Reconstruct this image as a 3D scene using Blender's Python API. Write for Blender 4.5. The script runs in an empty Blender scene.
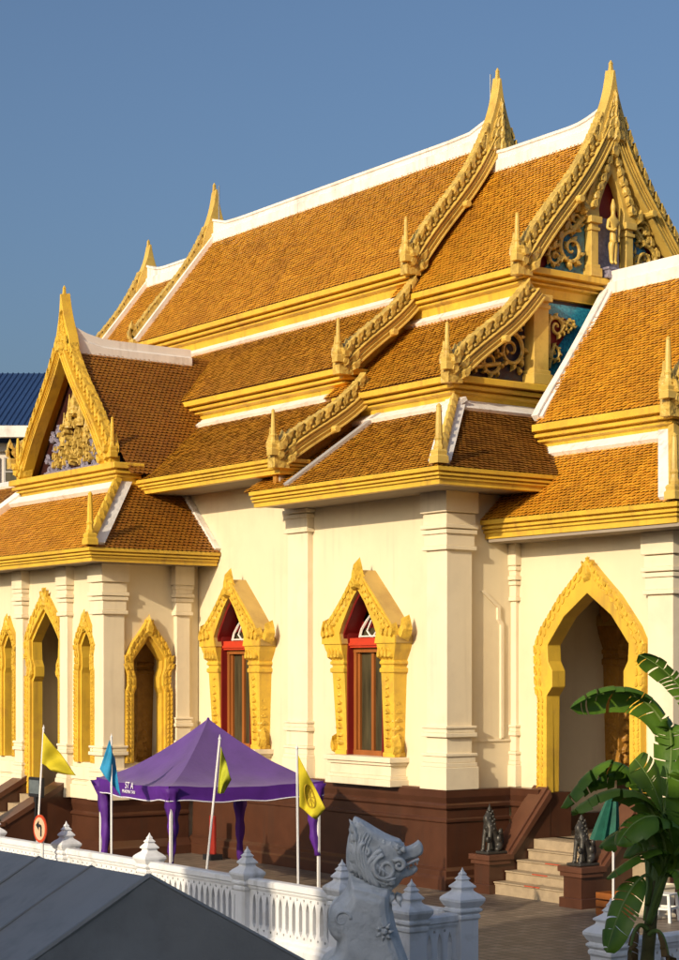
import bpy, bmesh, math, random
from mathutils import Vector, noise
from mathutils.geometry import tessellate_polygon
random.seed(7)
R = math.radians
scene = bpy.context.scene
COL = scene.collection

# ---------------------------------------------------------------- camera
YAW = R(36.2)
fwd = Vector((math.sin(YAW), math.cos(YAW), 0)); rgt = Vector((math.cos(YAW), -math.sin(YAW), 0))
CAMPOS = Vector((-21.92, -26.58, 4.0))
cam_d = bpy.data.cameras.new("camera"); cam = bpy.data.objects.new("camera", cam_d); COL.objects.link(cam)
cam.location = CAMPOS; cam.rotation_euler = (R(90), 0, -YAW)
cam_d.sensor_fit = 'VERTICAL'; cam_d.sensor_height = 36.0; cam_d.sensor_width = 36.0 * 679 / 960
cam_d.lens = 36.0 * 1850 / 960; cam_d.shift_y = 0.2; cam_d.clip_end = 3000; cam_d.clip_start = 0.1
scene.camera = cam

# ---------------------------------------------------------------- light
SUN_A, SUN_E = R(18), R(20.5)
sdir = Vector((-math.cos(SUN_A) * math.cos(SUN_E), -math.sin(SUN_A) * math.cos(SUN_E), math.sin(SUN_E)))
world = bpy.data.worlds.new("World"); scene.world = world; world.use_nodes = True
wn = world.node_tree; wn.nodes.clear()
wo = wn.nodes.new('ShaderNodeOutputWorld'); wb = wn.nodes.new('ShaderNodeBackground'); ws = wn.nodes.new('ShaderNodeTexSky')
ws.sky_type = 'NISHITA'; ws.sun_disc = False; ws.sun_elevation = SUN_E
ws.sun_rotation = math.atan2(sdir.x, sdir.y) % (2 * math.pi)
ws.air_density = 1.0; ws.dust_density = 5.2; ws.ozone_density = 4.0; ws.altitude = 0
wb.inputs['Strength'].default_value = 0.128
wn.links.new(ws.outputs[0], wb.inputs[0]); wn.links.new(wb.outputs[0], wo.inputs[0])
sl = bpy.data.lights.new("sun", 'SUN'); so = bpy.data.objects.new("sun", sl); COL.objects.link(so)
sl.energy = 4.05; sl.angle = R(0.55); sl.color = (1.0, 0.84, 0.61)
so.rotation_euler = (-sdir).to_track_quat('-Z', 'Y').to_euler(); so.location = (-40, -20, 40)
scene.view_settings.view_transform = 'Standard'; scene.view_settings.look = 'None'
scene.view_settings.exposure = 0.0; scene.view_settings.gamma = 1.0; scene.view_settings.use_curve_mapping = False
scene.cycles.max_bounces = 8; scene.cycles.caustics_reflective = False; scene.cycles.caustics_refractive = False

# ---------------------------------------------------------------- materials
def mat(name, col, rough=0.6, var=0.0, vscale=3.0, col2=None, bump=0.0, bscale=20.0, metal=0.0, island=None,
        dirt=None, dscale=1.2, spec=0.3, carve=0.0, cscale=9.0, brick=None, stretch=None, sheen=0.0, streak=None, trans=0.0):
    m = bpy.data.materials.new(name); m.use_nodes = True
    nt = m.node_tree; N = nt.nodes; L = nt.links
    b = N['Principled BSDF']
    b.inputs['Roughness'].default_value = rough; b.inputs['Metallic'].default_value = metal
    b.inputs['Specular IOR Level'].default_value = spec
    tc = N.new('ShaderNodeTexCoord'); co = tc.outputs['Object']
    if stretch:
        mp = N.new('ShaderNodeMapping'); mp.inputs['Scale'].default_value = stretch
        L.new(co, mp.inputs[0]); co = mp.outputs[0]
    c1 = (*col, 1); c2 = (*(col2 or [v * (1 - var) for v in col]), 1)
    cur = None
    def mix(fac, a, bb):
        x = N.new('ShaderNodeMix'); x.data_type = 'RGBA'
        if hasattr(fac, 'default_value') or not isinstance(fac, (int, float)): L.new(fac, x.inputs[0])
        else: x.inputs[0].default_value = fac
        for s, v in ((6, a), (7, bb)):
            if isinstance(v, tuple): x.inputs[s].default_value = v
            else: L.new(v, x.inputs[s])
        return x.outputs[2]
    def noi(scale, detail=4, rough_=0.6):
        n = N.new('ShaderNodeTexNoise'); n.inputs['Scale'].default_value = scale
        n.inputs['Detail'].default_value = detail; n.inputs['Roughness'].default_value = rough_
        L.new(co, n.inputs['Vector']); return n.outputs['Fac']
    def ramp(f, p0, p1):
        r = N.new('ShaderNodeMapRange'); r.inputs[1].default_value = p0; r.inputs[2].default_value = p1
        L.new(f, r.inputs[0]); return r.outputs[0]
    if var or col2:
        cur = mix(ramp(noi(vscale), .3, .7), c1, c2)
    else:
        cur = c1
    if island:
        g = N.new('ShaderNodeNewGeometry'); cur = mix(g.outputs['Random Per Island'], cur, (*island, 1)) if not var else \
            mix(ramp(g.outputs['Random Per Island'], .1, .9), cur, (*island, 1))
    bumps = []
    if brick:
        bt = N.new('ShaderNodeTexBrick'); L.new(co, bt.inputs['Vector'])
        bt.inputs['Scale'].default_value = 1.0; bt.inputs['Brick Width'].default_value = brick[0]; bt.inputs['Row Height'].default_value = brick[1]
        bt.inputs['Mortar Size'].default_value = brick[2]; bt.offset = brick[4] if len(brick) > 4 else 0.5
        bt.inputs['Color1'].default_value = (1, 1, 1, 1); bt.inputs['Color2'].default_value = (.62, .62, .62, 1)
        mm = N.new('ShaderNodeMix'); mm.data_type = 'RGBA'; mm.blend_type = 'MULTIPLY'; mm.inputs[0].default_value = 1
        if isinstance(cur, tuple): mm.inputs[6].default_value = cur
        else: L.new(cur, mm.inputs[6])
        L.new(bt.outputs['Color'], mm.inputs[7])
        cur = mix(bt.outputs['Fac'], mm.outputs[2], (*brick[3], 1))
    if dirt:
        cur = mix(ramp(noi(dscale, 6, .65), .52, .78), cur, (*dirt, 1))
    if streak:     # rain streaks: noise drawn out down the wall
        mp2 = N.new('ShaderNodeMapping'); mp2.inputs['Scale'].default_value = (7, 7, .35); L.new(tc.outputs['Object'], mp2.inputs[0])
        n3 = N.new('ShaderNodeTexNoise'); n3.inputs['Scale'].default_value = 1.0; n3.inputs['Detail'].default_value = 5; L.new(mp2.outputs[0], n3.inputs['Vector'])
        n4 = N.new('ShaderNodeTexNoise'); n4.inputs['Scale'].default_value = .8; L.new(tc.outputs['Object'], n4.inputs['Vector'])
        mu = N.new('ShaderNodeMath'); mu.operation = 'MULTIPLY'; L.new(ramp(n3.outputs['Fac'], .5, .8), mu.inputs[0]); L.new(ramp(n4.outputs['Fac'], .42, .68), mu.inputs[1])
        cur = mix(mu.outputs[0], cur, (*streak, 1))
    if isinstance(cur, tuple): b.inputs['Base Color'].default_value = cur
    else: L.new(cur, b.inputs['Base Color'])
    last = None
    if bump:
        bp = N.new('ShaderNodeBump'); bp.inputs['Strength'].default_value = bump; bp.inputs['Distance'].default_value = .02
        L.new(noi(bscale, 5), bp.inputs['Height']); last = bp
    if carve:
        v = N.new('ShaderNodeTexVoronoi'); v.feature = 'SMOOTH_F1'; v.inputs['Scale'].default_value = cscale
        n2 = N.new('ShaderNodeTexNoise'); n2.inputs['Scale'].default_value = cscale * .6
        L.new(co, n2.inputs['Vector'])
        mv = N.new('ShaderNodeVectorMath'); mv.operation = 'MULTIPLY_ADD'; mv.inputs[1].default_value = (.25,) * 3
        L.new(n2.outputs['Color'], mv.inputs[0]); L.new(co, mv.inputs[2])
        L.new(mv.outputs[0], v.inputs['Vector'])
        bp = N.new('ShaderNodeBump'); bp.inputs['Strength'].default_value = carve; bp.inputs['Distance'].default_value = .06
        L.new(v.outputs['Distance'], bp.inputs['Height'])
        if last: L.new(last.outputs[0], bp.inputs['Normal'])
        last = bp
    if last: L.new(last.outputs[0], b.inputs['Normal'])
    if trans:
        tr = N.new('ShaderNodeBsdfTranslucent'); ms = N.new('ShaderNodeMixShader'); ms.inputs[0].default_value = trans
        if isinstance(cur, tuple): tr.inputs[0].default_value = cur
        else: L.new(cur, tr.inputs[0])
        L.new(b.outputs[0], ms.inputs[1]); L.new(tr.outputs[0], ms.inputs[2]); L.new(ms.outputs[0], N['Material Output'].inputs[0])
    if sheen: b.inputs['Sheen Weight'].default_value = sheen
    return m

M = {}
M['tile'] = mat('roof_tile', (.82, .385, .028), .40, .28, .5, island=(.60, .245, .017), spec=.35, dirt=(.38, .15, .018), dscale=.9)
M['tile_shaded'] = mat('roof_tile_shaded', (.38, .155, .018), .45, .3, .6, island=(.29, .105, .012), spec=.3, dirt=(.17, .065, .014), dscale=1.1)  # darker copy of the roof tile, shade of slopes facing off the sun painted in
M['tile_base'] = mat('roof_bed', (.20, .07, .012), .7, .3, 2)
M['gold'] = mat('yellow_gold_paint', (.76, .48, .05), .42, .22, 1.6, bump=.16, bscale=30, spec=.4, dirt=(.50, .28, .05), dscale=2.2, streak=(.34, .19, .04))
M['gold_carved'] = mat('carved_yellow_gold', (.76, .47, .05), .42, .35, 5, bump=.2, bscale=40, spec=.4, carve=.75, cscale=8)
M['gilt'] = mat('pale_gilt_paint', (.68, .46, .10), .42, .2, 2, bump=.12, bscale=30, spec=.45, dirt=(.40, .24, .05), dscale=2.5)
M['gilt_carved'] = mat('carved_gilt', (.66, .44, .095), .42, .45, 6, bump=.2, bscale=40, spec=.45, carve=.8, cscale=8)
M['hood_side'] = mat('shaded_hood_gold', (.56, .37, .11), .55, .2, 2, bump=.15, bscale=25, dirt=(.40, .25, .08), dscale=2)  # hood gold dulled, shade on its side faces put into the colour
M['gold_dull'] = mat('dull_gold_lacquer', (.42, .20, .03), .45, .3, 5, carve=.5, cscale=10)  # duller, browner gold for the inner doorways and a gable filler
M['cream'] = mat('cream_plaster', (.77, .66, .45), .8, .09, .7, bump=.10, bscale=45, dirt=(.68, .56, .37), dscale=.6, spec=.15, streak=(.63, .52, .36))
M['cream_trim'] = mat('white_plaster', (.80, .69, .49), .75, .08, 1.5, bump=.10, bscale=50, spec=.15, dirt=(.68, .57, .40), dscale=1.1, streak=(.62, .52, .36))
M['white'] = mat('white_ridge_cement', (.80, .76, .70), .75, .10, 1.2, bump=.1, bscale=30, dirt=(.52, .46, .39), dscale=1.4, spec=.15, streak=(.36, .32, .27))
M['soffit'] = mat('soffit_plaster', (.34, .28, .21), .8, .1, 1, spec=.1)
M['plinth'] = mat('red_brown_stone', (.088, .034, .018), .28, .3, 2.0, bump=.08, bscale=40, dirt=(.07, .03, .018), dscale=1.5, spec=.45, streak=(.055, .03, .02))
M['plinth_cap'] = mat('red_brown_stone_cap', (.12, .048, .026), .35, .25, 3, bump=.05, bscale=40, spec=.4)
M['red'] = mat('dark_red_lacquer', (.20, .012, .010), .45, .2, 3)
M['red_bright'] = mat('red_painted_rail', (.55, .05, .02), .4, .15, 4)
M['red_board'] = mat('dull_red_board', (.30, .025, .015), .6, .25, 4)
M['wood'] = mat('varnished_teak', (.34, .11, .025), .4, .3, 4, stretch=(1, 1, .2))
M['teal'] = mat('teal_glass_mosaic', (.035, .36, .50), .25, 0, col2=(.015, .13, .24), vscale=18, bump=.35, bscale=45, spec=.7)
M['teal_deep'] = mat('deep_blue_mosaic', (.025, .24, .36), .25, 0, col2=(.03, .05, .09), vscale=9, bump=.3, bscale=45, spec=.7)
M['navy'] = mat('dark_mosaic', (.022, .04, .07), .45, 0, col2=(.06, .014, .012), vscale=7, bump=.3, bscale=45, spec=.35)
M['maroon'] = mat('dark_maroon_panel', (.045, .014, .012), .6, .4, 6, spec=.15)
M['silver'] = mat('lilac_silver_mosaic', (.30, .27, .33), .25, 0, col2=(.14, .125, .18), vscale=14, bump=.5, bscale=40, spec=.7)
M['glass'] = mat('dark_window_glass', (.085, .07, .035), .18, .6, 3, spec=.45, stretch=(3, 3, .3))
M['tracery'] = mat('white_window_tracery', (.75, .70, .62), .5)
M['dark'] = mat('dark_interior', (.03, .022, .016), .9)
M['bronze'] = mat('dark_bronze', (.085, .078, .068), .42, .4, 8, metal=.5, bump=.25, bscale=25, dirt=(.10, .10, .085), dscale=5)
M['step'] = mat('tan_step_stone', (.42, .32, .20), .6, .25, 6, bump=.1, bscale=40, dirt=(.30, .22, .14), dscale=4)
M['mat_red'] = mat('red_tape', (.5, .07, .03), .6)
M['fence'] = mat('white_painted_cement', (.80, .80, .80), .6, .08, 2, bump=.06, bscale=40, dirt=(.56, .55, .52), dscale=2.5, spec=.25, streak=(.38, .37, .34))
M['lion'] = mat('pale_grey_carved_stone', (.70, .72, .72), .75, .25, 3, bump=.35, bscale=28, dirt=(.38, .41, .42), dscale=3, carve=.22, cscale=9)
M['purple'] = mat('purple_canopy_cloth', (.125, .055, .26), .6, .25, 2.2, bump=.5, bscale=4, sheen=.2)
M['purple_dark'] = mat('purple_valance_cloth', (.095, .02, .24), .6, .25, 3, bump=.35, bscale=7)
M['whitemetal'] = mat('white_painted_steel', (.75, .73, .70), .4, .08, 5)
M['greymetal'] = mat('grey_steel', (.35, .36, .38), .35, .1, 5, metal=.6)
M['white_print'] = mat('white_print', (.80, .78, .82), .6)
M['flag_yellow'] = mat('yellow_flag_cloth', (.62, .50, .02), .7, .22, 5, bump=.2, bscale=9)
M['flag_green'] = mat('lime_flag_cloth', (.46, .47, .03), .7, .25, 6, bump=.2, bscale=9)
M['flag_blue'] = mat('blue_flag_cloth', (.02, .26, .48), .7, .25, 6, bump=.2, bscale=9)
M['emblem'] = mat('ochre_print', (.38, .26, .015), .7)
M['tarp'] = mat('grey_tarpaulin', (.45, .415, .37), .5, .15, 1.2, bump=.7, bscale=3, dirt=(.32, .295, .26), dscale=2.5, streak=(.25, .235, .21))
M['tarp_dark'] = mat('dark_grey_tarpaulin', (.42, .39, .345), .55, .2, 1.0, bump=.9, bscale=3, dirt=(.30, .275, .24), dscale=2)
M['blueroof'] = mat('blue_metal_sheet', (.025, .058, .155), .45, .2, .6)
M['bg_wall'] = mat('pale_render_wall', (.66, .60, .54), .8, .08, 1)
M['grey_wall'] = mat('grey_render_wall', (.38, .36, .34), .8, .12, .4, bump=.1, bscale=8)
M['screen'] = mat('grey_screen_glass', (.16, .19, .20), .15, .4, 4, spec=.7)
M['black'] = mat('black_plastic', (.02, .02, .022), .45)
M['sign_red'] = mat('red_sign_paint', (.55, .07, .025), .4)
M['sign_white'] = mat('cream_sign_face', (.60, .44, .28), .5)
M['leaf'] = mat('banana_leaf', (.12, .225, .022), .36, .4, 4, bump=.15, bscale=18, col2=(.06, .14, .018), spec=.3, trans=.3)
M['leaf_light'] = mat('sunlit_banana_leaf', (.14, .24, .025), .4, .3, 4, bump=.12, bscale=18, spec=.4, trans=.3)  # lighter copy of the leaf, sunlight on some blades put into the green
M['midrib'] = mat('leaf_midrib', (.16, .24, .06), .5, .2, 6)
M['stemskin'] = mat('banana_stem_skin', (.14, .13, .045), .7, .4, 9, bump=.5, bscale=14, dirt=(.045, .035, .018), dscale=6)
M['parasol'] = mat('green_parasol_cloth', (.015, .115, .075), .7, .4, 8)
M['terracotta'] = mat('terracotta', (.42, .14, .05), .7, .2, 6)
M['plastic_white'] = mat('white_plastic', (.78, .76, .70), .4, .05, 5)
M['paving'] = mat('grey_paving', (.30, .235, .18), .5, .25, 1.5, bump=.08, bscale=30, dirt=(.20, .155, .12), dscale=.8,
                  brick=(.22, .22, .016, (.10, .08, .06), 0.0))
M['asphalt'] = mat('asphalt', (.06, .06, .058), .85, .3, 3, bump=.3, bscale=60)
M['shade_block_wall'] = mat('pale_shade_block_render', (.45, .44, .42), .8, .1, .5)  # walls of the unseen block added to shade the foreground

# ---------------------------------------------------------------- mesh helpers
class MB:
    def __init__(s): s.v = []; s.f = []
    def add(s, vs, fs):
        o = len(s.v); s.v += [tuple(v) for v in vs]; s.f += [tuple(i + o for i in f) for f in fs]
    def box(s, x0, x1, y0, y1, z0, z1, f=None):
        c = [(x, y, z) for z in (z0, z1) for x, y in ((x0, y0), (x1, y0), (x1, y1), (x0, y1))]
        if f: c = [f(*p) for p in c]
        s.add(c, [(3, 2, 1, 0), (4, 5, 6, 7), (0, 1, 5, 4), (1, 2, 6, 5), (2, 3, 7, 6), (3, 0, 4, 7)])
    def gbox(s, G, s0, s1, z0, z1, w0, w1):
        s.box(s0, s1, z0, z1, w0, w1, lambda a, b, c: G(a, b, c))
    def poly(s, G, out, w0, w1, holes=(), inset=0.0):
        cx = sum(p[0] for p in out) / len(out); cy = sum(p[1] for p in out) / len(out)
        loops = [out] + list(holes); flat = [p for l in loops for p in l]; n = len(flat)
        tris = tessellate_polygon([[Vector((p[0], p[1], 0)) for p in l] for l in loops])
        back = [G(p[0], p[1], w0) for p in flat]
        fr = [G(cx + (p[0] - cx) * (1 - inset), cy + (p[1] - cy) * (1 - inset), w1) for p in flat]
        fs = [tuple(t) for t in tris] + [tuple(i + n for i in reversed(t)) for t in tris]
        k = 0
        for l in loops:
            m = len(l)
            for i in range(m): fs.append((k + i, k + (i + 1) % m, n + k + (i + 1) % m, n + k + i))
            k += m
        s.add(back + fr, fs)
    def band(s, G, pts, o0, o1, w0, w1):
        ns = normals2(pts); ring = []
        for (a, b), (nx, nz) in zip(pts, ns):
            ring.append([G(a + nx * o, b + nz * o, w) for o, w in ((o0, w0), (o1, w0), (o1, w1), (o0, w1))])
        s.loft(ring)
    def loft(s, rings, cap=True, closed=True):
        n = len(rings[0]); o = len(s.v)
        for r in rings: s.v += [tuple(p) for p in r]
        for i in range(len(rings) - 1):
            for j in range(n if closed else n - 1):
                k = (j + 1) % n
                s.f.append((o + i * n + j, o + i * n + k, o + (i + 1) * n + k, o + (i + 1) * n + j))
        if cap and closed:
            s.f.append(tuple(o + j for j in range(n))); s.f.append(tuple(o + (len(rings) - 1) * n + j for j in range(n)))
    def sweep(s, path, prof, closed=False):
        """path: (x,y) points, prof: (out, z); out is to the right of travel"""
        n = len(path); rings = []
        def d(a, b):
            v = Vector((b[0] - a[0], b[1] - a[1])); v.normalize(); return v
        for i, p in enumerate(path):
            if closed or 0 < i < n - 1:
                a = d(path[i - 1], p); b = d(p, path[(i + 1) % n])
            elif i == 0: a = b = d(p, path[1])
            else: a = b = d(path[i - 1], p)
            na = Vector((a.y, -a.x)); nb = Vector((b.y, -b.x)); m = na + nb; m = m / max(m.dot(na), .2)
            rings.append([(p[0] + m.x * o, p[1] + m.y * o, z) for o, z in prof])
        if closed: rings.append(rings[0])
        s.loft(rings, cap=not closed)
    def tube(s, pts, rad, n=6, G=None):
        pts = [Vector(p) for p in pts]; k = len(pts)
        rads = rad if isinstance(rad, (list, tuple)) else [rad] * k
        rings = []; up = Vector((0, 0, 1))
        for i, p in enumerate(pts):
            t = (pts[min(i + 1, k - 1)] - pts[max(i - 1, 0)]).normalized()
            if i == 0:
                u = t.cross(up) if abs(t.z) < .9 else t.cross(Vector((1, 0, 0)))
            u = (u - t * u.dot(t)).normalized(); v = t.cross(u)
            rings.append([p + (u * math.cos(6.2832 * j / n) + v * math.sin(6.2832 * j / n)) * rads[i] for j in range(n)])
        if G: rings = [[G(*q) for q in r] for r in rings]
        s.loft(rings)
    def lathe(s, c, prof, n=12, rot=0.0, sx=1, sy=1):
        rings = [[(c[0] + r * sx * math.cos(rot + 6.283185 * j / n), c[1] + r * sy * math.sin(rot + 6.283185 * j / n), c[2] + z) for j in range(n)] for r, z in prof]
        s.loft(rings)
    def square(s, c, prof):     # half-width, z
        s.lathe(c, [(r * 1.41421, z) for r, z in prof], 4, math.pi / 4)
    def blob(s, c, r, n=10, m=7, rot=None):
        rings = []
        for i in range(m + 1):
            a = math.pi * i / m; rr = max(math.sin(a), .02)
            ring = [Vector((r[0] * rr * math.cos(6.2832 * j / n), r[1] * rr * math.sin(6.2832 * j / n), r[2] * math.cos(a))) for j in range(n)]
            if rot: ring = [rot @ q for q in ring]
            rings.append([q + Vector(c) for q in ring])
        s.loft(rings)
    def leaf(s, G, a, b, ang, L, W, w0, w1, curl=.25, inset=.35):
        ca, sa = math.cos(ang), math.sin(ang)
        o = [(0, -.30), (.25, -.5), (.55, -.42), (.82, -.16 + curl * .4), (1.05, curl), (.72, .30), (.4, .5), (.12, .42)]
        pts = [(a + (x * L) * ca - (y * W) * sa, b + (x * L) * sa + (y * W) * ca) for x, y in o]
        s.poly(G, pts, w0, w1, inset=inset)
    def build(s, name, material, parent=None, smooth=False, bevel=0.0, loc=None):
        me = bpy.data.meshes.new(name); me.from_pydata(s.v, [], s.f); me.validate()
        bm = bmesh.new(); bm.from_mesh(me); bmesh.ops.recalc_face_normals(bm, faces=bm.faces); bm.to_mesh(me); bm.free()
        me.materials.append(material)
        if smooth:
            for p in me.polygons: p.use_smooth = True
        o = bpy.data.objects.new(name, me); COL.objects.link(o)
        if parent: o.parent = parent
        if loc: o.location = loc
        if bevel:
            b = o.modifiers.new('bevel', 'BEVEL'); b.width = bevel; b.segments = 2; b.limit_method = 'ANGLE'; b.angle_limit = R(40); b.harden_normals = False
        return o

def normals2(pts):
    ns = []
    for i in range(len(pts)):
        a = pts[max(i - 1, 0)]; b = pts[min(i + 1, len(pts) - 1)]
        t = Vector((b[0] - a[0], b[1] - a[1])).normalized(); ns.append((-t.y, t.x))
    return ns
def lerp(a, b, t): return a + (b - a) * t
def thing(name, label, cat, loc=(0, 0, 0), rz=0, group=None):
    o = bpy.data.objects.new(name, None); COL.objects.link(o); o.location = loc; o.rotation_euler = (0, 0, rz)
    o.empty_display_size = .2; o['label'] = label; o['category'] = cat
    if group: o['group'] = group
    return o
def tag(o, label, cat, group=None):
    o['label'] = label; o['category'] = cat
    if group: o['group'] = group
    return o
def struct(o): o['kind'] = 'structure'; return o
def copy_tree(o, parent=None):
    c = o.copy(); COL.objects.link(c)
    if parent: c.parent = parent
    for ch in [x for x in bpy.data.objects if x.parent == o and x != c]: copy_tree(ch, c)
    return c
def inpoly(x, y, P):
    r = False; j = len(P) - 1
    for i in range(len(P)):
        if (P[i][1] > y) != (P[j][1] > y) and x < (P[j][0] - P[i][0]) * (y - P[i][1]) / (P[j][1] - P[i][1]) + P[i][0]: r = not r
        j = i
    return r
def mirror_pts(pts): return [(-a, b) for a, b in pts]

GZ = -0.05
# ---------------------------------------------------------------- ground
g = MB(); g.add([(-900, -900, GZ - .02), (900, -900, GZ - .02), (900, 900, GZ - .02), (-900, 900, GZ - .02)], [(0, 1, 2, 3)])
struct(g.build('ground', M['asphalt']))
g = MB(); g.box(-7.0, 30, -30, 50, GZ - .3, GZ)
struct(g.build('courtyard_paving', M['paving']))

# ================================================================ TEMPLE
temple = thing('temple_hall', 'cream temple hall with tiered orange tiled roofs, gold gables and a red brown plinth', 'temple', (0, 0, GZ))
T0 = Vector((0, 0, GZ))
def TB(mb, name, material, parent=None, **k):
    """parts are modelled in world metres; the temple's base sits at GZ"""
    p = parent or temple
    if p is temple: mb.v = [(x, y, z - GZ) for x, y, z in mb.v]
    else: mb.v = [(x, y, z - GZ) for x, y, z in mb.v]
    return mb.build(name, material, p, **k)
XC, YC = 5.2, 10.4
WX, WY = 2 * XC, 2 * YC

def roof_slope(mb, e0, e1, t1, t0, tw=.11, th=.084, lift=.034, jag=0, slab=None):
    """e0,e1 eave ends; t0,t1 top ends. tile courses, staggered, pointed"""
    e0, e1, t0, t1 = map(Vector, (e0, e1, t0, t1))
    u = (e1 - e0).normalized(); nrm = (e1 - e0).cross(t0 - e0).normalized()
    if nrm.z < 0: nrm = -nrm
    v = nrm.cross(u).normalized()
    if v.z < 0: v = -v
    q = lambda p: ((p - e0).dot(u), (p - e0).dot(v))
    P = [q(e0), q(e1), q(t1), q(t0)]
    (slab or mb).add([e0, e1, t1, t0], [(0, 1, 2, 3)])
    x0 = min(p[0] for p in P); x1 = max(p[0] for p in P); y1 = max(p[1] for p in P)
    rows = int(y1 / th) + 1; cols = int((x1 - x0) / tw) + 2
    for r in range(rows):
        y = r * th
        for c in range(cols):
            x = x0 + (c - (.5 if r % 2 else 0)) * tw
            if not inpoly(x + tw * .5, min(y + th * .5, y1 - .01), P): continue
            j = random.uniform(-.006, .006); l = lift + random.uniform(-.008, .008)
            g_ = tw * .03
            pts = [(x + g_, y + th * 1.25, .006), (x + tw - g_, y + th * 1.25, .006), (x + tw - g_, y + th * .18, l * .9), (x + tw * .5, y - th * .22 + j, l), (x + g_, y + th * .18, l * .9)]
            mb.add([e0 + u * a + v * b + nrm * h for a, b, h in pts], [(0, 1, 2, 3, 4)])

def roof(name, slopes, material=None, plain=()):
    mb = MB(); sl_ = MB()
    kw = dict(tw=.12, th=.095, lift=.040) if material is M['tile_shaded'] else {}
    for s_ in slopes: roof_slope(mb, *s_, slab=sl_, **kw)
    o = TB(mb, name, material or M['tile'])
    TB(sl_, 'roof_bed', M['tile_base'], o)
    for s_ in plain:
        sl_ = MB(); sl_.add(s_, [(0, 1, 2, 3)]); TB(sl_, 'far_slope', M['tile'], o)
    return o

def cornice(path, zb, zt, name='eave_cornice', material=None, depth=.34, closed=False, base=.0):
    h = zt - zb
    P = [(-.25, 0), (base, 0), (base + .03 * depth / .34, .34), (.12, .40), (.12, .47), (.075, .49), (.075, .53), (.20, .55), (.20, .66), (.13, .68), (.13, .73), (.27, .75), (.27, .97), (.25, 1), (-.25, 1)]
    k = depth / .27
    prof = [(o * k if o > 0 else o, zb + t * h) for o, t in P]
    mb = MB(); mb.sweep(path, prof, closed)
    return TB(mb, name, material or M['gold'], bevel=.006)
def eave(path, zb, zt, material=None, ov=.30):
    h = zt - zb
    prof = [(-.28, zb), (-.12, zb), (-.12, zb + .30 * h), (-.07, zb + .33 * h), (-.07, zb + .45 * h), (-.11, zb + .47 * h), (-.11, zb + .51 * h), (-.035, zb + .53 * h), (-.035, zb + .68 * h), (-.09, zb + .70 * h), (-.09, zb + .75 * h), (0.0, zb + .78 * h), (0.01, zt + .01), (-.28, zt + .01)]
    mb = MB(); mb.sweep(path, prof)
    return TB(mb, 'eave_fascia', material or M['gold'], bevel=.006)
def strip(pts4, name='flashing', material=None, t=.055):
    """white cement strip: quad lifted off the roof"""
    a, b, c, d = map(Vector, pts4); n = (b - a).cross(d - a).normalized()
    if n.z < 0: n = -n
    mb = MB(); lo = [p - n * .03 for p in (a, b, c, d)]; hi = [p + n * t for p in (a, b, c, d)]
    mb.loft([lo, hi]); return mb

# ---- carved gable edges
def spire(G, s, z, h=.95, r=.10):
    """small upright spike finial at a roof corner"""
    c = G(s, z, .10); mb = MB()
    mb.square(c, [(r * 1.25, -.12), (r * 1.25, .0), (r * 1.0, .03), (r * 1.1, .09), (r * .85, .13)])
    mb.lathe(c, [(r * .90, .12 * h), (r * 1.0, .18 * h), (r * .74, .24 * h), (r * .70, .30 * h), (r * .86, .34 * h), (r * .66, .39 * h), (r * .62, .60 * h), (r * .52, .82 * h), (r * .44, .93 * h), (r * .50, .955 * h), (.012, 1.0 * h)], 8)
    return mb

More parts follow.
